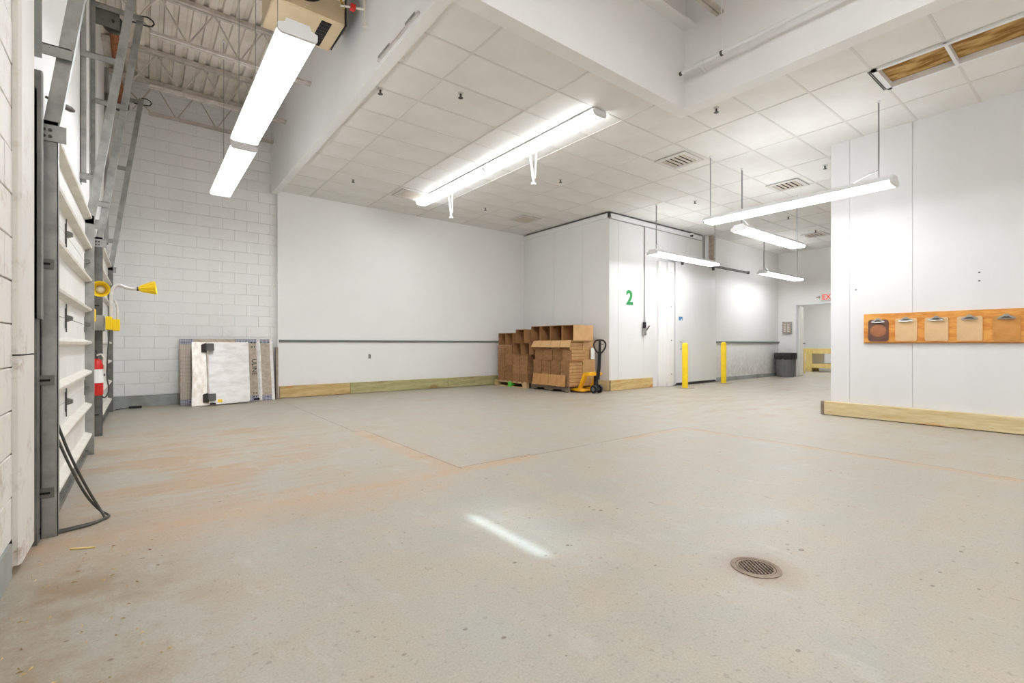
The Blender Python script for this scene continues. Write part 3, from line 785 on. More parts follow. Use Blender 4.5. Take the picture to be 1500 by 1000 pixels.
def strap(V, label):
    t = thing('ceiling_bracket', (4.84, V, 3.56), label, 'bracket', 'white brackets beside the strip lights')
    q = MB(); q.bar((4.80, V - .10, CEIL - .01), (4.84, V - .02, 3.66), .03, .006, (1, 0, 0)); q.build('flat_bar', 'fixture', t)
    q = MB(); q.bar((4.80, V + .05, CEIL - .01), (4.83, V, 3.58), .025, .02, (1, 0, 0)); q.build('leg', 'fixture', t)
    q = MB(); q.box(4.80, 4.86, V - .02, V + .03, 3.56, 3.59); q.build('foot', 'fixture', t)
strap(5.66, 'white drop bracket below the nearer ceiling strip light'); strap(8.18, 'white drop bracket at the far strip light')

# vents
def vent(U, V, label):
    t = thing('ceiling_vent', (U, V, CEIL - .03), label, 'vent', 'square ceiling vents')
    q = MB(); s = .275
    for a, b, c_, d_ in ((-s, s, -s, -.2), (-s, s, .2, s), (-s, -.2, -.2, .2), (.2, s, -.2, .2)): q.box(U + a, U + b, V + c_, V + d_, CEIL - .022, CEIL - .008)
    q.build('frame', 'ventgrey', t)
    q = MB(); q.box(U - .2, U + .2, V - .2, V + .2, CEIL - .006, CEIL - .002); q.build('throat', 'slotdark', t)
    for k in range(5):
        y = V - .16 + k * .08
        q = MB(); q.bar((U - .2, y, CEIL - .016), (U + .2, y, CEIL - .016), .034, .004, (0, .5, .86)); q.build('slat', 'dust', t)
vent(6.87, 4.42, 'dusty square vent above the hanging aisle lights'); vent(4.2, 8.71, 'square vent left of the ceiling strip lights')
vent(7.2, 8.76, 'square vent near the cooler corner'); vent(9.55, 3.86, 'square vent behind the long hanging light'); vent(14.5, 5.15, 'farthest square vent over the aisle')

# sprinklers
def sprinkler(U, V, label, z=CEIL):
    t = thing('sprinkler', (U, V, z - .07), label, 'sprinkler', 'small ceiling sprinklers')
    q = MB(); q.lathe((U, V, z - .012), [(.036, .012), (.034, 0)], 14); q.build('escutcheon', 'ventgrey', t)
    q = MB(); q.lathe((U, V, z - .05), [(.012, .04), (.012, .0)], 10); q.build('body', 'dsteel', t)
    q = MB(); q.lathe((U, V, z - .062), [(.030, .004), (.030, 0)], 12); q.build('deflector', 'dsteel', t)
for U, V, L in ((2.98, 4.83, 'largest sprinkler, dark, between bulkhead and strip light'), (3.0, 8.55, 'sprinkler close to the rear white wall'), (5.97, 6.25, 'sprinkler right of the strip lights'),
                (5.72, 3.15, 'sprinkler just right of the bulkhead corner'), (9.1, 5.48, 'sprinkler before the cooler front'), (9.0, 3.05, 'sprinkler beside the edge of the right wall'),
                (5.92, 8.57, 'sprinkler near the far strip light end'), (11.95, 4.81, 'sprinkler over the middle of the aisle'), (13.96, 4.95, 'farthest sprinkler over the aisle')):
    sprinkler(U, V, L)
sprinkler(2.19, 5.33, 'sprinkler tight against the left bulkhead')

# conduit pipe in the raised bay
t = thing('sprinkler_pipe', (5.2, 1.0, 4.375), 'white painted pipe hung along the right bulkhead', 'pipe')
q = MB(); q.tube([(5.2, 3.30, 4.375), (5.2, NEARV, 4.375)], .022, 12); q.build('pipe', 'fixture', t, smooth=True)
q = MB(); q.tube([(5.2, 3.14, 4.375), (5.2, 3.02, 4.375)], .032, 12); q.tube([(5.2, 3.08, 4.375), (5.27, 3.08, 4.375)], .028, 12); q.build('tee', 'fixture', t, smooth=True)
q = MB(); q.tube([(5.22, 3.08, 4.375), (5.343, 3.08, 4.34)], .02, 12); q.build('branch', 'fixture', t, smooth=True)
q = MB(); q.tube([(5.2, 3.30, 4.375), (5.2, 3.335, 4.375)], .024, 12); q.build('end_plug', 'dsteel', t, smooth=True)
for V in (2.80, 0.9, -1.2):
    q = MB(); q.tube([(5.2, V, 4.39), (5.2, V, DECK)], .006, 6); q.build('hanger_rod', 'fixture', t)
    q = MB(); q.tube([(5.2, V - .012, 4.375), (5.2, V + .012, 4.375)], .03, 12); q.build('hanger_ring', 'dsteel', t)

# ================================================================== UNIT HEATER
A0, A1, B0, B1, Z0, Z1 = 1.06, 1.80, 5.38, 5.98, 4.65, 5.25
t = thing('unit_heater', (1.43, 5.68, Z0), 'beige unit heater hung beside the left bulkhead', 'heater')
q = MB(); q.box(A0, A1, B0, B1, Z0, Z1); q.build('casing', 'beige', t, bevel=.012)
q = MB(); q.box(A1, A1 + .012, B0 - .005, B1 - .06, Z0 - .006, Z1); q.build('side_gasket', 'black', t)
q = MB(); q.box(A1 - .24, A1 - .13, B0 + .06, B1 - .05, Z0 - .004, Z0 + .002); g_ = q.build('grille', 'slotdark', t)
for k in range(7):
    q = MB(); y = B0 + .1 + k * .068; q.box(A1 - .24, A1 - .13, y, y + .008, Z0 - .007, Z0 - .002); q.build('grille_bar', 'dsteel', g_)
q = MB(); q.lathe((A0 + .30, B0 - .03, 4.98), [(.16, 0), (.23, 0), (.23, .03), (.16, .03)], 28, 1); q.build('fan_ring', 'black', t)
q = MB()
for r in (.04, .08, .12, .15):
    q.tube([(A0 + .30 + r * math.cos(2 * PI * k / 24), B0 - .028, 4.98 + r * math.sin(2 * PI * k / 24)) for k in range(25)], .004, 5)
q.build('fan_guard', 'galv', t)
q = MB(); q.tube(smooth_path([(A1 - .16, B0 - .02, 5.3), (A1 - .13, B0 - .14, 5.02), (A1 - .1, B0 - .16, 4.84)]), .065, 14); q.build('insulated_pipe', 'pipewrap', t, smooth=True)
q = MB(); q.tube([(A1 - .10, B0 - .16, 4.85), (A1 - .10, B0 - .16, 4.79), (A1 - .05, B0 - .1, 4.77)], .014, 8); q.build('elbow', 'brass', t, smooth=True)
for a, b in ((A0 + .08, B0 + .08), (A1 - .08, B0 + .08), (A0 + .08, B1 - .08), (A1 - .08, B1 - .08)):
    q = MB(); q.tube([(a, b, Z1 - .01), (a, b, DECK)], .008, 6); q.build('hanger_rod', 'galv', t)
t = thing('valve_pipe', (1.93, 5.2, 4.7), 'thin pale pipe with red valve beside the unit heater', 'pipe')
q = MB(); q.tube([(1.70, 5.24, 4.76), (1.93, 5.14, 4.76)], .011, 8); q.build('pipe', 'pipewrap', t, smooth=True)
q = MB(); q.box(1.79, 1.84, 5.16, 5.22, 4.735, 4.785); q.build('valve', 'red', t)
q = MB(); q.tube([(1.93, 5.14, 5.4), (1.93, 5.14, 4.60)], .012, 8); q.build('riser', 'pipewrap', t, smooth=True)
q = MB(); q.lathe((1.93, 5.14, 4.57), [(.02, 0), (.02, .04)], 10); q.build('end_cap', 'pipewrap', t)
t = thing('slotted_channel', (OU - .02, 4.4, 4.06), 'grey slotted channel fixed low on the left bulkhead', 'channel')
q = MB(); q.box(OU - .022, OU, 3.90, 4.84, 4.05, 4.072); q.build('channel', 'alu_lt', t)
for a, b in ((4.52, 4.8), (3.95, 4.15)):
    q = MB(); q.box(OU - .03, OU - .022, a, b, 4.068, 4.088); q.build('plate', 'galv', t)

# ================================================================== REAR WALL FITTINGS
bb = sempty('baseboard_rear', (5, 10.1, 0), 'timber kick boards along the rear white wall')
for a, b, mm in ((2.10, 3.47, 'timber'), (3.475, 5.85, 'timber_g'), (5.855, 8.24, 'timber_g')):
    q = MB(); q.box(a, b, 10.075, 10.12, .006, .235); q.build('timber_board', mm if mm else 'timber', bb, bevel=.004)
t = thing('rub_rail', (4.9, 10.1, 1.12), 'long grey rub rail on the rear white wall', 'rail')
q = MB(); q.box(2.11, 8.24, 10.092, 10.12, 1.098, 1.142); q.build('rail', 'rail', t, bevel=.008)
q = MB(); q.box(2.09, 2.125, 10.088, 10.12, 1.094, 1.146); q.build('end_cap', 'rail', t, bevel=.006)
t = thing('wall_hook', (3.91, 10.1, .74), 'small metal hook on the rear wall below the rail', 'hook')
q = MB(); q.box(3.885, 3.935, 10.112, 10.12, .74, .84); q.build('plate', 'galv', t)
q = MB(); q.tube([(3.91, 10.11, .82), (3.91, 10.08, .80), (3.91, 10.08, .76), (3.91, 10.06, .77)], .007, 6); q.build('hook', 'dsteel', t)
bb = sempty('baseboard_cooler', (8.5, 7.1, 0), 'timber kick boards round the cooler corner')
q = MB(); q.box(CU - .042, CU, CV - .042, 10.075, .006, .235); q.build('timber_board', 'timber_v', bb, bevel=.004)
q = MB(); q.box(CU - .0415, 9.84, CV - .042, CV, .006, .24); q.build('timber_board', 'timber', bb, bevel=.004)

# ================================================================== COOLER FRONT FITTINGS
door = sempty('door_3', (11.6, 7.0, 0), 'white sliding cooler door on an overhead track')
q = MB(); q.box(10.66, 12.60, 6.955, 7.05, .035, 3.16); leaf = q.build('door_leaf', 'panel_v', door, bevel=.01)
q = MB(); q.box(10.66, 12.60, 6.95, 6.96, .02, .07); q.build('seal', 'rubber', leaf)
q = MB(); q.tube(smooth_path([(10.86, 6.955, .92), (10.86, 6.90, .95), (10.86, 6.89, 1.02), (10.86, 6.90, 1.09), (10.86, 6.955, 1.12)]), .011, 8); q.build('handle', 'chrome', leaf, smooth=True)
for x in (10.655, 12.585):
    q = MB(); q.box(x, x + .02, 6.948, 6.956, .04, 3.16); q.build('edge_trim', 'fixture', leaf)
q = MB(); q.box(10.38, 10.63, 6.975, CV, 0, 3.12); fr = q.build('door_jamb', 'white', door, bevel=.006)
q = MB(); q.box(10.06, 10.38, 7.03, CV, 0, 3.12); q.build('jamb_panel', 'white', door, bevel=.006)
for z in (.3, 1.15, 2.0, 2.85):
    q = MB(); q.lathe((10.50, 6.965, z), [(.012, 0), (.012, .012)], 8, 1); q.build('bolt', 'dsteel', fr)
q = MB(); q.box(10.55, 14.45, 6.92, 6.96, 3.185, 3.235); q.box(10.55, 14.45, 6.96, 7.03, 3.20, 3.215); q.build('track', 'galvdark', door)
q = MB(); q.box(10.30, 12.60, 6.93, 7.08, 3.24, 3.30); q.build('track_cover', 'fixture', door)
for x in (10.9, 12.4, 14.40):
    q = MB(); q.box(x, x + .05, 6.905, 6.965, 3.09 if x < 14 else 3.17, 3.25); q.build('hanger', 'dsteel', door)
m = MB(); m.box(12.38, 12.53, 6.93, 7.03, 3.30, CEIL); t = tag(m.build('steel_post', 'alu_tan'), 'brown grey steel post between sliding door track and ceiling', 'post')
m = MB(); m.tube([(12.64, 7.0, 3.2), (12.64, 7.0, CEIL)], .012, 8); tag(m.build('conduit', 'cable', smooth=True), 'thin grey conduit beside the steel post', 'conduit')
t = thing('rub_rail', (14.8, 7.0, 1.1), 'grey rub rail along the far aisle wall', 'rail')
q = MB(); q.box(12.66, EW - .01, 6.985, 7.03, 1.085, 1.135); q.build('rail', 'rail', t, bevel=.008)
q = MB(); q.box(12.64, 12.67, 6.98, 7.03, 1.08, 1.14); q.build('end_cap', 'rail', t)
RV = ((1, 0, 0), (0, 0, -1), (0, 1, 0))
t = thing('cooler_number_sign', (9.02, CV, 1.98), 'green vinyl number 2 on the cooler front', 'sign')
text_mesh('numeral', '2', .46, 'signgreen', RV, (8.875, CV - .002, 1.99), t, .001, 'LEFT', 1.10, .016)
text_mesh('small_word', 'COOLER', .072, 'signgrey', RV, (8.875, CV - .002, 2.40), t, .001, 'LEFT', 0.95)
t = thing('pull_switch', (9.52, CV, 1.27), 'black and grey switch with lever on the cooler front', 'switch')
q = MB(); q.box(9.47, 9.56, CV - .07, CV, 1.27, 1.46); q.build('box', 'galv', t, bevel=.008)
q = MB(); q.box(9.465, 9.525, CV - .085, CV - .02, 1.44, 1.585); q.build('actuator', 'black', t, bevel=.006)
q = MB(); q.tube([(9.58, CV - .04, 1.38), (9.68, CV - .06, 1.50)], .016, 8); q.build('lever', 'dsteel', t, smooth=True)
q = MB(); q.tube([(9.51, CV - .03, 1.56), (9.55, CV - .025, 1.64)], .02, 8); q.build('fitting', 'galv', t, smooth=True)
q = MB(); q.tube([(9.55, CV - .02, 1.62), (9.55, CV - .02, CEIL - .17)], .011, 8); q.build('conduit', 'cable', t, smooth=True)
t = thing('security_camera', (11.5, CV - .06, 3.93), 'small white dome security camera on the cooler cap', 'camera')
q = MB(); q.lathe((11.5, CV - .075, 3.95), [(.05, .05), (.05, .0)], 14); q.build('mount', 'fixture', t, smooth=True)
q = MB(); q.lathe((11.5, CV - .075, 3.90), [(.012, 0), (.035, .012), (.044, .05)], 14); q.build('dome', 'dsteel', t, smooth=True)
t = thing('door_sticker', (10.87, 6.95, 1.66), 'blue and white sticker on the sliding door', 'sticker')
q = MB(); q.box(10.78, 10.97, 6.948, 6.954, 1.655, 1.765); q.build('backing', 'paper', t)
q = MB(); q.box(10.79, 10.89, 6.9465, 6.949, 1.66, 1.76); q.box(10.89, 10.93, 6.9465, 6.949, 1.70, 1.76); q.box(10.93, 10.96, 6.9465, 6.949, 1.66, 1.76); q.build('print', 'signblue', t)
for i, (U, V, nm, h) in enumerate(((10.28, 6.45, 'yellow bollard in front of the sliding door', 1.09), (12.36, 6.60, 'yellow bollard in front of the far aisle rail', 1.11))):
    t = thing('bollard', (U, V, 0), nm, 'bollard', 'yellow bollards')
    q = MB(); q.lathe((U, V, 0), [(.068, .008), (.068, h - .05), (.058, h - .02), (.03, h)], 24); q.build('sleeve', 'yellow', t, smooth=True)
    q = MB(); q.box(U - .15, U + .15, V - .15, V + .15, 0, .01); q.build('base_plate', 'alu_tan', t, bevel=.003)

# ================================================================== END WALL
d4 = sempty('door_4', (EW, 5.55, 0), 'white doorway to the far room with an open door')
q = MB(); q.box(EW - .015, EW + .165, DV1 - .03, DV1 + .03, 0, DZ + .03); q.box(EW - .015, EW + .165, DV0 - .03, DV0 + .03, 0, DZ + .03); q.box(EW - .015, EW + .165, DV0, DV1, DZ - .03, DZ + .03); q.build('door_frame', 'fixture', d4)
q = MB(); q.prism([(EW + .17, DV1 - .075), (EW + 1.05, DV1 + .155), (EW + 1.04, DV1 + .198), (EW + .16, DV1 - .032)], 2, .01, DZ - .04); leaf = q.build('door_leaf', 'doorleaf', d4)
q = MB(); q.tube([(EW + .92, DV1 + .12, 1.08), (EW + .935, DV1 + .06, 1.08), (EW + .79, DV1 + .02, 1.08)], .014, 8); q.build('handle', 'dsteel', leaf, smooth=True)
t = thing('breaker_panel', (EW, 6.74, 1.4), 'grey electrical panel on the end wall above the bin', 'panel')
q = MB(); q.box(EW - .06, EW, 6.60, 6.885, 1.39, 1.78); q.build('box', 'galv', t, bevel=.006)
q = MB(); q.box(EW - .068, EW - .06, 6.625, 6.86, 1.42, 1.75); q.build('cover', 'alu_tan', t)
for k in range(5):
    for s in (0, 1):
        q = MB(); y = 6.66 + s * .11; q.box(EW - .075, EW - .068, y, y + .07, 1.45 + k * .058, 1.485 + k * .058); q.build('breaker', 'alu_lt', t)
RUX = ((0, 0, -1), (-1, 0, 0), (0, 1, 0))
t = thing('exit_sign', (EW - .05, 5.55, 2.40), 'red lettered exit sign over the far doorway', 'sign')
q = MB(); q.box(EW - .05, EW, 5.28, 5.77, 2.40, 2.63); q.build('case', 'exitcase', t, bevel=.004)
text_mesh('letters', 'EXIT', .22, 'signred', RUX, (EW - .052, 5.73, 2.435), t, .001, 'LEFT', .92, .004)
q = MB(); q.prism([(5.86, 2.515), (5.80, 2.46), (5.80, 2.57)], 0, EW - .03, EW - .02); q.box(EW - .028, EW, 5.77, 5.90, 2.50, 2.53); q.build('arrow', 'alu_tan', t)
# trash can
tcx, tcy = 16.34, 6.66
t = thing('trash_can', (tcx, tcy, 0), 'grey round trash can with black bag liner', 'trash can')
q = MB(); q.lathe((tcx, tcy, 0), [(.235, 0), (.245, .03), (.285, .66), (.30, .665), (.30, .70), (.285, .70)], 32); q.build('body', 'graypl', t, smooth=True)
for k in range(12):
    an = 2 * PI * k / 12; c_, s_ = math.cos(an), math.sin(an)
    q = MB(); q.bar((tcx + .244 * c_, tcy + .244 * s_, .04), (tcx + .284 * c_, tcy + .284 * s_, .62), .018, .018, (c_, s_, 0)); q.build('rib', 'graypl', t)
q = MB(); n = 40; prof = [(.303, .57), (.318, .60), (.322, .70), (.318, .765), (.29, .77), (.27, .70), (.26, .5)]
q.lathe((tcx, tcy, 0), prof, n)
for i, v in enumerate(q.v):
    k = i % n; rr = i // n; f = 1 + .018 * math.sin(k * 2.7 + rr) + .012 * math.sin(k * 5.1); dz = .018 * math.sin(k * 1.9) if rr in (0, 1) else .006 * math.sin(k * 3.3)
    q.v[i] = (tcx + (v[0] - tcx) * f, tcy + (v[1] - tcy) * f, v[2] + dz)
q.build('bag', 'bag', t, smooth=True)

# benches in the far room
def bench(U, V0, V1, z, dep, label, low):
    t = thing('work_bench', (U, (V0 + V1) / 2, 0), label, 'bench', 'pale timber benches of the far room')
    q = MB(); q.box(U, U + dep, V0, V1, z - .05, z); q.build('top', 'bench', t)
    n = max(1, int(round((V1 - V0) / .95))); st = (V1 - V0) / n
    for k in range(n + 1):
        V = V0 + k * st; w = .1 if k in (0, n) else .2
        for uu in (U + .02, U + dep - .1):
            a = min(max(V - w / 2, V0), V1 - w); q = MB(); q.box(uu, uu + .08, a, a + w, 0, z - .05); q.build('leg', 'bench', t)
    q = MB(); q.box(U + .005, U + .02, V0, V1, z - .19, z - .05); q.build('apron', 'bench', t)
    q = MB(); q.box(U + .02, U + dep, V0, V1, low - .03, low); q.build('shelf', 'bench', t)
    q = MB(); q.box(U + .005, U + .02, V0, V1, low - .16, low); q.build('shelf_apron', 'bench', t)
bench(20.2, 5.6, 8.3, .88, .75, 'long pale timber work bench seen through the doorway', .30)
bench(18.6, 7.1, 7.75, .82, .5, 'small pale timber stand beside the doorway', .45)
m = MB(); m.box(20.6, 20.9, 7.1, 7.45, .30, .68); tag(m.build('white_carton', 'paper', bevel=.006), 'white carton on the shelf of the long bench', 'carton')

# ================================================================== RIGHT WALL FITTINGS
bb = sempty('baseboard_right', (8.12, 0, 0), 'timber kick board along the right wall')
q = MB(); q.box(8.085, RW, -1.05, 2.755, .008, .205); q.build('timber_board', 'timber_v', bb, bevel=.005)
q = MB(); q.box(8.085, RW, NEARV, -1.06, .008, .205); q.build('timber_board', 'timber_v', bb, bevel=.005)
q = MB(); q.box(8.083, RW, 2.756, 2.80, .008, .205); q.build('end_block', 'pallet_old', bb, bevel=.004)
t = thing('clipboard_rail', (8.14, 1.2, 1.083), 'varnished plywood board carrying the row of clipboards', 'board')
q = MB(); q.box(8.128, RW, .10, 2.268, 1.083, 1.487); q.build('board', 'ply', t, bevel=.002)
q = MB(); q.box(8.127, RW, .10, 2.268, 1.077, 1.083); q.build('lower_edge', 'plyedge', t)
def rrect(w, h, r, n=5):
    p = []
    for cx_, cz_, a0 in ((w / 2 - r, h - r, 0), (-w / 2 + r, h - r, 90), (-w / 2 + r, r, 180), (w / 2 - r, r, 270)):
        for k in range(n + 1):
            a = math.radians(a0 + 90 * k / n); p.append((cx_ + r * math.cos(a), cz_ + r * math.sin(a)))
    return p
def clipboard(V, mm, label, z=1.105, tilt=0.0, dark=False):
    t = thing('clipboard', (8.12, V, z), label, 'clipboard', 'clipboards hung in a row')
    w, h = .232, .305
    q = MB(); q.prism([(V + a, z + b) for a, b in rrect(w, h, .038 if dark else .02)], 0, 8.116, 8.1265); q.build('board', mm, t)
    cz = z + h - .025
    q = MB(); q.prism([(V - .078, cz - .012), (V + .078, cz - .012), (V + .07, cz + .004), (V + .03, cz + .028), (V + .014, cz + .045), (V - .014, cz + .045), (V - .03, cz + .028), (V - .07, cz + .004)], 0, 8.100, 8.116)
    cl = q.build('clip', 'chrome', t, bevel=.003)
    q = MB(); q.prism([(V - .05, cz - .006), (V + .05, cz - .006), (V + .02, cz + .014), (V - .02, cz + .014)], 0, 8.094, 8.101); q.build('press_plate', 'dsteel', cl)
    q = MB(); q.tube([(8.098, V - .075, cz - .012), (8.094, V, cz - .016), (8.098, V + .075, cz - .012)], .005, 6); q.build('wire', 'chrome', cl)
    if dark:
        q = MB(); q.prism([(V + .092 * math.cos(2 * PI * k / 24), z + .15 + .086 * math.sin(2 * PI * k / 24)) for k in range(24)], 0, 8.1145, 8.117); q.build('worn_patch', 'hardboard_worn', t)
clipboard(2.097, 'hardboard_brown', 'dark brown clipboard with a worn paler oval', 1.10, dark=True)
clipboard(1.790, 'hardboard', 'pale tan clipboard next to the dark brown one')
clipboard(1.480, 'hardboard', 'middle pale tan clipboard of the five')
clipboard(1.167, 'hardboard', 'pale tan clipboard left of the golden one')
clipboard(0.846, 'hardboard_dark', 'golden brown clipboard at the right end of the row', 1.10)
for V, z, nm in ((1.085, 1.95, 'upper dark screw head in the right wall'), (1.085, 1.845, 'lower dark screw head in the right wall'), (2.37, 1.85, 'small grey screw head above the board corner')):
    m = MB(); m.lathe((RW - .004, V, z), [(.010, 0), (.010, .004)], 10, 0); tag(m.build('wall_screw', 'dsteel'), nm, 'screw')

# ================================================================== FLOOR DRAIN
t = thing('floor_drain', (DR[0], DR[1], 0), 'round rusty floor drain with square grid', 'drain')
q = MB(); n = 32; x_, y_ = DR
q.lathe((x_, y_, 0), [(.087, .001), (.108, .001), (.110, .0035), (.098, .005), (.088, .003), (.087, -.012), (.078, -.012)], n)
q.f = q.f[:-2]; q.build('rim', 'iron', t, smooth=True)
q = MB(); q.lathe((x_, y_, 0), [(.087, -.09), (.087, -.012)], n); q.f = q.f[:-2] + [tuple(range(n))]; q.build('sump', 'slotdark', t)
q = MB(); q.lathe((x_, y_, 0), [(.076, -.008), (.0855, -.008), (.0855, .002), (.076, .002), (.076, -.008)], n); q.f = q.f[:-2]; q.build('grate_ring', 'iron', t)
fx, fy, rx, ry = .6136, .7896, .7896, -.6136
for k in range(-4, 5):
    a = k * .0165; h = math.sqrt(max(.079 ** 2 - a * a, .0001))
    q = MB(); q.bar((x_ + rx * a - fx * h, y_ + ry * a - fy * h, -.002), (x_ + rx * a + fx * h, y_ + ry * a + fy * h, -.002), .0042, .007); q.build('grate_bar', 'iron', t)
for k in range(-3, 4):
    a = k * .021; h = math.sqrt(max(.079 ** 2 - a * a, .0001))
    q = MB(); q.bar((x_ + fx * a - rx * h, y_ + fy * a - ry * h, -.005), (x_ + fx * a + rx * h, y_ + fy * a + ry * h, -.005), .0042, .006); q.build('grate_bar', 'iron', t)

# ================================================================== DOCK PLATES
def leaning(name, label, V0, V1t, H, parts):
    """parts use local coordinates: x along the wall, y out of the plate, z up the plate; V0 foot, V1t top"""
    t = thing(name, (1.2, V0, 0), label, 'dock plate')
    ang = math.asin((V1t - V0) / H); ca, sa = math.cos(ang), math.sin(ang)
    def tr(m):
        for i, (x, y, z) in enumerate(m.v): m.v[i] = (x, V0 + z * sa + y * ca, z * ca - y * sa + 0.004)
        return m
    made = {}
    for nm, mm, mb, par in parts: made[nm] = tr(mb).build(nm, mm, made.get(par, t), origin=None)
    return t
def fbox(*b): return MB().box(*b)
P = []
P.append(('plate', 'alu_tan', fbox(.50, 1.98, 0, .012, .0, 1.18), None))
for nm, b in (('tread_strip', (.50, .70, 1.075, 1.18)), ('tread_strip', (1.36, 1.98, 1.10, 1.18)), ('tread_strip', (.50, .70, 0, .10)), ('tread_strip', (1.36, 1.98, .0, .10))):
    P.append((nm, 'tread', fbox(b[0], b[1], -.002, 0, b[2] + .001, b[3] - .001), 'plate'))
P.append(('worn_tread', 'tread_tan', fbox(.52, .69, -.0015, 0, .10, 1.07), 'plate'))
P.append(('bend_ridge', 'alu_lt', MB().prism([(1.70, 0), (1.735, -.012), (1.77, 0)], 2, .0, 1.18), 'plate'))
P.append(('lip', 'alu_lt', fbox(1.93, 1.98, -.004, 0, 0, 1.18), 'plate'))
for a, b in ((1.625, 1.03), (1.67, 1.03), (1.625, 1.11), (1.67, 1.11), (1.625, .15), (1.67, .15), (1.625, .08), (1.67, .08)):
    P.append(('hole', 'slotdark', MB().lathe((a, -.004, b), [(.012, 0), (.012, .003)], 10, 1), 'plate'))
P.append(('hand_slot', 'slotdark', fbox(1.62, 1.74, -.006, -.003, .015, .05), 'plate'))
pl = leaning('dock_plate', 'wide tread-plate dock plate leaning on the block wall, behind the other', 9.90, 10.175, 1.18, P)
ang = math.asin((10.175 - 9.90) / 1.18); ca, sa = math.cos(ang), math.sin(ang)
# punched letters, read downwards
plate_obj = [o for o in bpy.data.objects if o.parent == pl and o.name.startswith('plate')][0]
RT = Matrix(((0, 1, 0), (-sa, 0, -ca), (-ca, 0, sa))) 
text_mesh('punched_letters', 'ULINE', .115, 'slotdark', RT, (1.615, 9.90 + .80 * sa - .004 * ca, .80 * ca + .004 * sa), plate_obj, .001, 'LEFT', 1.0)
P = []
P.append(('plate', 'alu_lt', MB().prism([(.655, 0), (1.50, .03), (1.52, .06), (1.545, 1.13), (1.53, 1.15), (.69, 1.15), (.64, .01)], 1, 0, .012), None))
P.append(('scraped_lip', 'alu_worn', fbox(.665, .885, -.003, 0, .008, 1.149), 'plate'))
P.append(('bend_ridge', 'alu_worn', MB().prism([(.865, 0), (.885, -.012), (.905, 0)], 2, .01, 1.149), 'plate'))
for z in (.06, .96):
    P.append(('bracket_web', 'dsteel', MB().prism([(.86, -.10), (.875, -.10), (.875, 0), (.80, 0)], 2, z, z + .14), 'plate'))
    P.append(('bracket', 'dsteel', fbox(.865, .985, -.12, -.105, z, z + .12), 'plate'))
    P.append(('bracket_leg', 'dsteel', fbox(.865, .88, -.12, 0, z, z + .12), 'plate'))
    P.append(('hand_slot', 'slotdark', fbox(.90, .99, -.004, -.001, z - .045 if z < .5 else z + .14, z - .02 if z < .5 else z + .165), 'plate'))
P.append(('yellow_sticker', 'yellow', fbox(1.02, 1.09, -.004, -.001, .045, .10), 'plate'))
leaning('dock_plate', 'bright aluminium dock plate with two brackets, leaning in front', 9.62, 9.985, 1.15, P)
# rubber bumper strip beside the plates
m = MB(); m.box(2.035, 2.07, 10.07, 10.21, .0, 1.0); tag(m.build('corner_guard', 'alu_tan'), 'narrow grey corner guard where block wall meets white wall', 'guard')

# ================================================================== PALLETS AND CARTONS
def block_pallet(U0, U1, V0, V1, label):
    t = thing('pallet', ((U0 + U1) / 2, (V0 + V1) / 2, 0), label, 'pallet')
    for k in range(7):
        a = V0 + k * (V1 - V0 - .12) / 6; q = MB(); q.box(U0, U1, a, a + .12, .122, .142); q.build('deck_board', 'pallet', t, bevel=.002)
    for a in (U0, (U0 + U1) / 2 - .05, U1 - .1):
        q = MB(); q.box(a, a + .1, V0, V1, .102, .121); q.build('stringer_board', 'pallet', t)
        q = MB(); q.box(a, a + .1, V0, V1, 0, .018); q.build('bottom_board', 'pallet', t)
        for i, b in enumerate((V0, (V0 + V1) / 2 - .07, V1 - .14)):
            q = MB(); q.box(a + .002, a + .098, b, b + .14, .019, .101); q.build('block', 'green' if (i == 1 and a == U0) else 'pallet', t)
    q = MB(); q.box(U0 - .003, U0, (V0 + V1) / 2 - .07, (V0 + V1) / 2 + .07, .0, .121); q.build('paint_mark', 'green', t)
block_pallet(7.20, 8.16, 8.72, 10.0, 'pale wooden pallet with a green painted block')
def stringer_pallet(U0, U1, V0, V1, label):
    t = thing('pallet', ((U0 + U1) / 2, (V0 + V1) / 2, 0), label, 'pallet')
    for k in range(7):
        a = V0 + k * (V1 - V0 - .1) / 6; q = MB(); q.box(U0 - .01, U1 + .01, a, a + .1, .111, .13); q.build('deck_board', 'pallet_old', t, bevel=.002)
    for k in (0, 3, 6):
        a = V0 + k * (V1 - V0 - .1) / 6; q = MB(); q.box(U0, U1, a, a + .1, 0, .017); q.build('bottom_board', 'pallet_old', t)
    L = V1 - V0
    for a in (U0, (U0 + U1) / 2 - .02, U1 - .04):
        prof = [(V0, .018), (V0 + L * .17, .018), (V0 + L * .19, .055), (V0 + L * .37, .055), (V0 + L * .39, .018), (V0 + L * .61, .018), (V0 + L * .63, .055), (V0 + L * .81, .055), (V0 + L * .83, .018), (V1, .018), (V1, .11), (V0, .11)]
        q = MB(); q.prism(prof, 0, a, a + .04); q.build('stringer', 'pallet_old', t)
stringer_pallet(7.30, 8.16, 7.38, 8.66, 'weathered grey pallet with the pallet jack in it')

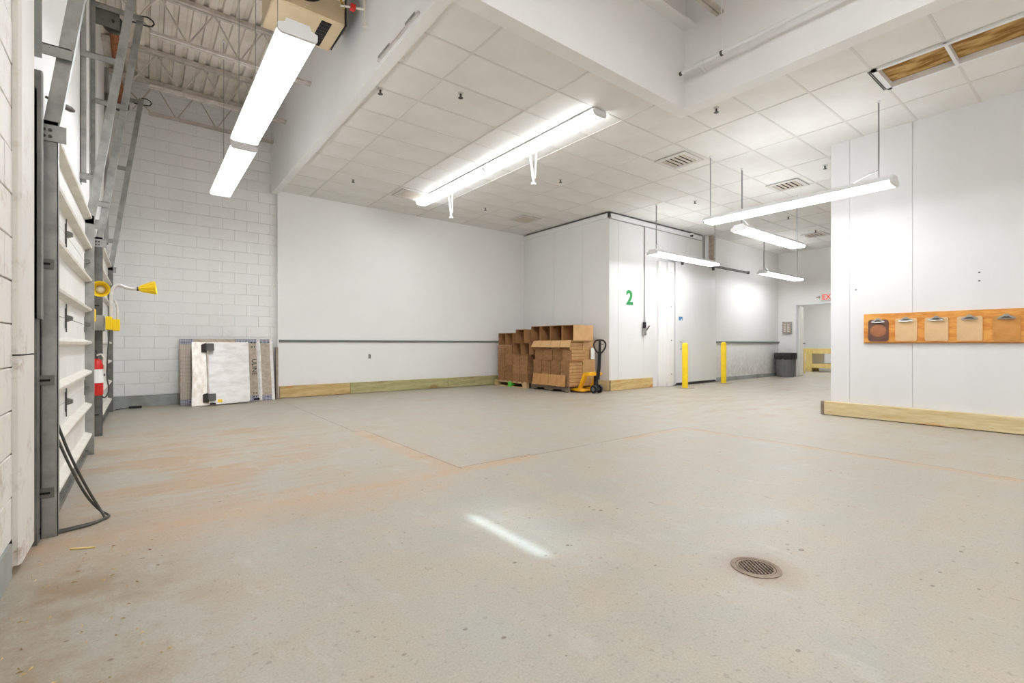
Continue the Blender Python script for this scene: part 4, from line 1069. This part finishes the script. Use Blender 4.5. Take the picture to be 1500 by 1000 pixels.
def bundle(U0, U1, V0, V1, z0, z1, label, group, mm='card_dk', pale_ends=False):
    """a banded pile of flattened cartons: thin sheets, each a little out of line"""
    q = MB(); n = max(2, int(round((z1 - z0) / .026))); st = (z1 - z0) / n
    for k in range(n):
        j = [random.uniform(-.006, .006) for _ in range(4)]
        q.box(U0 + .008 + j[0], U1 - .006 + j[1], V0 + .009 + j[2], V1 - .009 + j[3], z0 + k * st + .002, z0 + (k + 1) * st - .002)
    o = q.build('carton_bundle', mm)
    if pale_ends:
        o.data.materials.append(M['card_lt']); o.data.materials.append(M['card'])
        for i, f in enumerate(o.data.polygons):
            if f.normal.y < -.9: f.material_index = 1 if (i // 6) % 3 else 2
    tag(o, label, 'cartons', group)
ordn = ['left', 'second left', 'second right', 'right']; row = ['bottom', 'second', 'third', 'top']
def stack(U0, U1, V0, V1, zs, shifts, pal, mats):
    n = 4; w = (V1 - V0) / n
    for l, (a, b) in enumerate(zip(zs[:-1], zs[1:])):
        for k in range(n):      # k = 0 is the column at the right in the picture
            s = shifts[l]
            front = 'brown flattened cartons, %s front column, %s layer on the %s pallet' % (ordn[n - 1 - k], row[l], pal)
            bundle(U0 + random.uniform(0, .012), U0 + (U1 - U0) / 2, V0 + k * w + s, V0 + (k + 1) * w + s, a, b, front, 'flattened cartons on the %s pallet' % pal, mats, pal == 'grey' and k == 0)
            if k == 0:
                bundle(U0 + (U1 - U0) / 2, U1, V0 + k * w - s * .5, V0 + (k + 1) * w - s * .5, a, b, 'flattened cartons at the cooler side, %s layer on the %s pallet, near end' % (row[l], pal), 'flattened cartons on the %s pallet' % pal, 'card_lt')
        q_ = None
    bundle(U0 + (U1 - U0) / 2, U1, V0 + w + .08, V1, zs[0], zs[-1], 'rear pile of flattened cartons against the cooler on the %s pallet' % pal, 'flattened cartons on the %s pallet' % pal, mats)
stack(7.27, 8.10, 7.33, 8.56, [.131, .42, .70, .925, 1.13], [.0, .0, -.06, .0], 'grey', 'card_dk')
stack(7.19, 8.02, 8.66, 9.86, [.143, .345, .55, .80], [.0, .01, .0, 0], 'green-marked', 'card_dk')
for k, (a, b) in enumerate(((9.26, 9.56), (9.56, 9.86))):
    bundle(7.19, 7.62, a, b, .80, 1.03, 'brown flattened cartons under the %s open box at the far end' % ('right' if k == 0 else 'left'), 'flattened cartons on the green-marked pallet')

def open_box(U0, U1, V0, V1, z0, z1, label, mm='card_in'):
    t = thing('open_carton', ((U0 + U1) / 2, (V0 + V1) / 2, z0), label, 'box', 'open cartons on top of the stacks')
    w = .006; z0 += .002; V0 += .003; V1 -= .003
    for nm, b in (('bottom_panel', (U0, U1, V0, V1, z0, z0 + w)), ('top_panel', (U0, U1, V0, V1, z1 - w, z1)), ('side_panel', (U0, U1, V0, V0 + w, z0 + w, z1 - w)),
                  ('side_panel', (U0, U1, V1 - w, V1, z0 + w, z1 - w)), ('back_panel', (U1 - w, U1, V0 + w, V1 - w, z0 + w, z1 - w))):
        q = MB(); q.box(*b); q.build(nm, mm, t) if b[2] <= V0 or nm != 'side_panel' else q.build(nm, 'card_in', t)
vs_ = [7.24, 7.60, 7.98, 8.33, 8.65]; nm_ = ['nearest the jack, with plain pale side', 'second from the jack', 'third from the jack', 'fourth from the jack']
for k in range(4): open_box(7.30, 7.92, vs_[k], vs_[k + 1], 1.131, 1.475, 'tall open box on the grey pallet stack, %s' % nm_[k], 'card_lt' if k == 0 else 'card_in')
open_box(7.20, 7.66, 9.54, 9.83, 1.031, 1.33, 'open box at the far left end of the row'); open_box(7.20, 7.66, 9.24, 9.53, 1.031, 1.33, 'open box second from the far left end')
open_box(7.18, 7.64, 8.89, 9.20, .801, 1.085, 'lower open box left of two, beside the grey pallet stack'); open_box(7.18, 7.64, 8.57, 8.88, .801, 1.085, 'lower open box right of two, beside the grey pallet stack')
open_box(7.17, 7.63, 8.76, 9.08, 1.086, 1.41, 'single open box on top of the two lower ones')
# loose sheets
def sheet(p, mm, label):
    t = thing('cardboard_sheet', p[0], label, 'cardboard sheet')
    a, b, c_, d_ = [Vector(v) for v in p]; n = (b - a).cross(d_ - a).normalized() * .006; K = 4
    for k in range(K):
        f0, f1 = k / K, (k + 1) / K - .006
        q = MB(); v = [a.lerp(b, f0), a.lerp(b, f1), d_.lerp(c_, f1), d_.lerp(c_, f0)]; q.add(v + [x + n for x in v], [(0, 1, 2, 3), (7, 6, 5, 4), (0, 4, 5, 1), (1, 5, 6, 2), (2, 6, 7, 3), (3, 7, 4, 0)])
        q.build('panel', mm, t)
sheet([(7.19, 7.40, .132), (7.19, 8.50, .132), (7.255, 8.52, .375), (7.255, 7.44, .375)], 'card', 'tan folded sheet leaning on the lower front of the grey pallet stack')
sheet([(7.20, 7.25, .99), (7.20, 8.55, .99), (7.245, 8.50, 1.135), (7.245, 7.27, 1.135)], 'card_lt', 'pale folded sheet under the open boxes of the grey pallet stack')
m = MB(); m.box(7.93, 8.05, 7.318, 7.326, .72, .97); tag(m.build('paper_label', 'paper'), 'white paper label on the carton stack behind the jack handle', 'label')

# ================================================================== PALLET JACK
JU, JVv = 7.72, 6.98
t = thing('pallet_jack', (JU, JVv, 0), 'yellow pallet jack with black handle in front of the cooler corner', 'pallet jack')
for s in (-1, 1):
    u = JU + s * .20
    q = MB(); q.prism([(JVv + .16, .055), (JVv + .20, .095), (JVv + 1.25, .095), (JVv + 1.36, .06), (JVv + 1.36, .05), (JVv + .16, .03)], 0, u - .075, u + .075); q.build('fork', 'jackyellow', t, bevel=.004)
    q = MB(); q.lathe((u - .03, JVv + 1.18, .036), [(.036, 0), (.036, .06)], 14, 0); q.build('load_wheel', 'graypl', t, smooth=True)
    q = MB(); q.prism([(JVv + .27, .06), (JVv + .32, .095), (JVv + .16, .44), (JVv + .02, .44), (JVv + .02, .38), (JVv + .10, .36)], 0, u - .03 if s < 0 else u - .05, u + .05 if s < 0 else u + .03); q.build('sloped_arm', 'jackyellow', t, bevel=.006)
q = MB(); q.box(JU - .27, JU + .27, JVv + .17, JVv + .36, .03, .06); q.build('heel_plate', 'jackyellow', t, bevel=.006)
q = MB(); q.box(JU - .24, JU + .06, JVv - .05, JVv + .10, .38, .45); q.build('cross_head', 'jackyellow', t, bevel=.01)
q = MB(); q.lathe((JU, JVv, .10), [(.05, 0), (.055, .05), (.05, .16), (.04, .28), (.035, .34)], 16); q.build('pump', 'black', t, smooth=True)
for s in (-1, 1):
    q = MB(); q.lathe((JU + s * .085 - .025, JVv - .02, .09), [(.05, 0), (.088, .002), (.09, .012), (.09, .038), (.088, .048), (.05, .05)], 24, 0); w = q.build('steer_wheel', 'black', t, smooth=True)
    q = MB(); q.lathe((JU + s * .085 - .028, JVv - .02, .09), [(.045, 0), (.045, .056)], 16, 0); q.build('hub', 'graypl', w, smooth=True)
q = MB(); q.tube([(JU - .10, JVv - .02, .09), (JU + .10, JVv - .02, .09)], .018, 10); q.build('axle', 'dsteel', t, smooth=True)
q = MB(); q.tube([(JU, JVv - .04, .30), (JU + .01, JVv - .08, .55), (JU + .02, JVv - .09, .90)], [.05, .038, .036], 12); q.build('mast', 'black', t, smooth=True)
h = [(-.02, .86), (-.055, .90), (-.095, .98), (-.105, 1.06), (-.075, 1.125), (-.03, 1.145), (.03, 1.145), (.075, 1.125), (.105, 1.06), (.095, .98), (.055, .90), (.02, .86)]
q = MB(); q.tube(smooth_path([(JU + .02 + a * .95, JVv - .09 - a * .74, b) for a, b in h], 4), .017, 8); q.build('handle_loop', 'black', t, smooth=True)
q = MB(); q.box(JU - .0, JU + .04, JVv - .11, JVv - .07, .86, 1.145); q.build('handle_stem', 'black', t, bevel=.004)
q = MB(); q.tube([(JU + .03, JVv - .09, 1.06), (JU + .09, JVv - .14, 1.05)], .008, 6); q.build('release_lever', 'dsteel', t)

# ================================================================== DOCK WALL FITTINGS
def cone_head(name, p0, p1, t, parent_mat='yellow'):
    p0 = Vector(p0); p1 = Vector(p1); ax = (p1 - p0)
    q = MB(); q.tube([p0, p0 + ax * .12, p0 + ax * .9, p1], [.022, .032, .072, .082], 18, caps=False); q.tube([p1, p1 - ax * .05, p1 - ax * .55], [.082, .068, .040], 18, caps=False)
    hd = q.build(name, 'yellow', t, smooth=True)
    n = ax.normalized(); a = n.cross(Vector((0, 0, 1))).normalized(); b = n.cross(a)
    for k in range(10):
        an = 2 * PI * k / 10; d = a * math.cos(an) + b * math.sin(an)
        q = MB(); q.tube([p0 + ax * .14 + d * .034, p0 + ax * .9 + d * .074], .005, 5); q.build('rib', 'yellow', hd)
    q = MB(); q.tube([p1 - ax * .56, p1 - ax * .45, p1 - ax * .35], [.040, .038, .02], 18); q.build('lamp_glass', 'paper', hd, smooth=True)
    return hd
t = thing('dock_light', (-.28, 7.0, 1.2), 'yellow headed dock light on a bent arm pointing to the block wall', 'dock light', 'yellow dock lights')
q = MB(); q.box(WU, -.345, 6.97, 7.08, 1.215, 1.385); q.build('mount_box', 'galv', t, bevel=.004)
q = MB(); q.box(-.335, -.275, 6.93, 7.05, 1.222, 1.372); q.box(-.275, -.210, 6.95, 7.06, 1.212, 1.345); q.build('base', 'yellow', t, bevel=.008)
q = MB(); q.tube(smooth_path([(-.285, 6.99, 1.36), (-.285, 6.99, 1.58), (-.272, 6.99, 1.68), (-.24, 6.99, 1.725), (-.20, 6.99, 1.728), (-.16, 6.99, 1.71), (-.11, 6.99, 1.70), (-.055, 6.99, 1.702)]), .019, 12); q.build('arm', 'alu_lt', t, smooth=True)
q = MB(); q.tube(smooth_path([(-.232, 7.0, 1.34), (-.232, 7.0, 1.45), (-.245, 7.0, 1.53), (-.27, 7.0, 1.57)]), .012, 8); q.build('stay', 'alu_lt', t, smooth=True)
q = MB(); q.tube([(-.06, 6.99, 1.702), (-.04, 6.99, 1.702)], .024, 12); q.build('collar', 'dsteel', t)
cone_head('lamp_head', (-.045, 6.99, 1.702), (.115, 6.97, 1.725), t)
q = MB(); q.tube(smooth_path([(-.30, 6.99, 1.22), (-.315, 6.95, .95), (-.32, 6.95, .70), (-.305, 6.95, .55), (-.34, 6.93, .47), (-.385, 6.93, .52), (-.42, 6.95, .56)]), .008, 6); q.build('power_cord', 'dsteel', t, smooth=True)
t = thing('dock_light', (-.40, 6.5, 1.3), 'yellow round dock light facing the camera behind the door track', 'dock light', 'yellow dock lights')
q = MB(); q.box(WU, -.40, 6.62, 6.74, 1.30, 1.44); q.build('base', 'yellow', t, bevel=.008)
q = MB(); q.tube(smooth_path([(-.43, 6.68, 1.43), (-.43, 6.68, 1.58), (-.40, 6.66, 1.63), (-.36, 6.56, 1.63)]), .018, 10); q.build('arm', 'alu_lt', t, smooth=True)
cone_head('lamp_head', (-.352, 6.57, 1.628), (-.348, 6.40, 1.628), t)
t = thing('fire_extinguisher', (-.405, 6.88, .5), 'red fire extinguisher hung on the pier between the dock doors', 'extinguisher')
q = MB(); q.lathe((-.405, 6.88, .50), [(.04, 0), (.058, .012), (.058, .33), (.045, .385), (.02, .405)], 20); q.build('cylinder', 'red', t, smooth=True)
q = MB(); q.lathe((-.405, 6.88, .64), [(.0588, 0), (.0588, .15)], 20); q.build('paper_band', 'paper', t, smooth=True)
q = MB(); q.box(-.42, -.39, 6.86, 6.90, .90, .96); q.build('valve', 'dsteel', t)
q = MB(); q.tube([(-.405, 6.92, .97), (-.405, 6.83, .99)], .008, 6); q.build('lever', 'black', t)
q = MB(); q.tube(smooth_path([(-.40, 6.86, .94), (-.36, 6.84, .95), (-.335, 6.84, .88), (-.335, 6.85, .76)]), .009, 8); q.build('hose', 'pipewrap', t, smooth=True)
q = MB(); q.box(WU, -.46, 6.85, 6.91, .55, .85); q.build('bracket', 'galvdark', t)
# cords and small things on the floor
m = MB(); m.tube(smooth_path([(-.435, 3.72, .86), (-.40, 3.74, .66), (-.34, 3.78, .42), (-.27, 3.84, .20), (-.215, 3.86, .06), (-.19, 3.83, .012), (-.19, 3.79, .009), (-.24, 3.72, .009), (-.33, 3.68, .009), (-.40, 3.66, .009)]), .007, 8)
tag(m.build('extension_cord', 'dsteel', smooth=True), 'dark grey cord hanging from the near dock door to the floor', 'cord')
m = MB(); m.tube(smooth_path([(-.44, 3.72, .92), (-.41, 3.74, .62), (-.35, 3.77, .39), (-.28, 3.84, .17), (-.22, 3.88, .05), (-.175, 3.86, .012), (-.172, 3.81, .009), (-.23, 3.75, .009), (-.33, 3.715, .009), (-.40, 3.70, .009)]), .007, 8)
tag(m.build('extension_cord', 'dsteel', smooth=True), 'second dark cord looping just beside the first near the door track', 'cord')
t = thing('power_strip', (-.12, 10.0, 0), 'small black box on the floor by the block wall', 'power strip')
q = MB(); q.box(-.19, -.02, 9.97, 10.03, .004, .04); q.build('box', 'black', t, bevel=.006)
q = MB(); q.tube(smooth_path([(-.19, 10.0, .02), (-.28, 9.98, .01), (-.34, 9.92, .01), (-.40, 9.95, .012), (-.44, 10.0, .20), (-.44, 10.02, .40)]), .008, 6); q.build('cord', 'dsteel', t, smooth=True)
m = MB(); m.prism([(-.30, 3.345), (-.20, 3.30), (-.198, 3.306), (-.30, 3.357)], 2, .001, .007); tag(m.build('wood_splinter', 'bench'), 'pale wood splinter lying before the near dock door', 'splinter')
m = MB()
for k in range(90):
    u = random.uniform(-.42, .1); v = random.uniform(1.9, 3.3)
    if random.random() < (u + .42) * 1.2: continue
    s = random.uniform(.004, .014); a = random.uniform(0, PI); c_, s_ = math.cos(a), math.sin(a)
    m.add([(u - s * c_, v - s * s_, .0008), (u + s * .35 * s_, v - s * .35 * c_, .0008), (u + s * c_, v + s * s_, .0008), (u, v, .005)], [(0, 1, 3), (1, 2, 3), (2, 0, 3), (0, 2, 1)])
o = tag(m.build('wood_crumbs', 'timber'), 'wood crumbs and grit on the floor by the near block wall', 'debris'); o['kind'] = 'stuff'
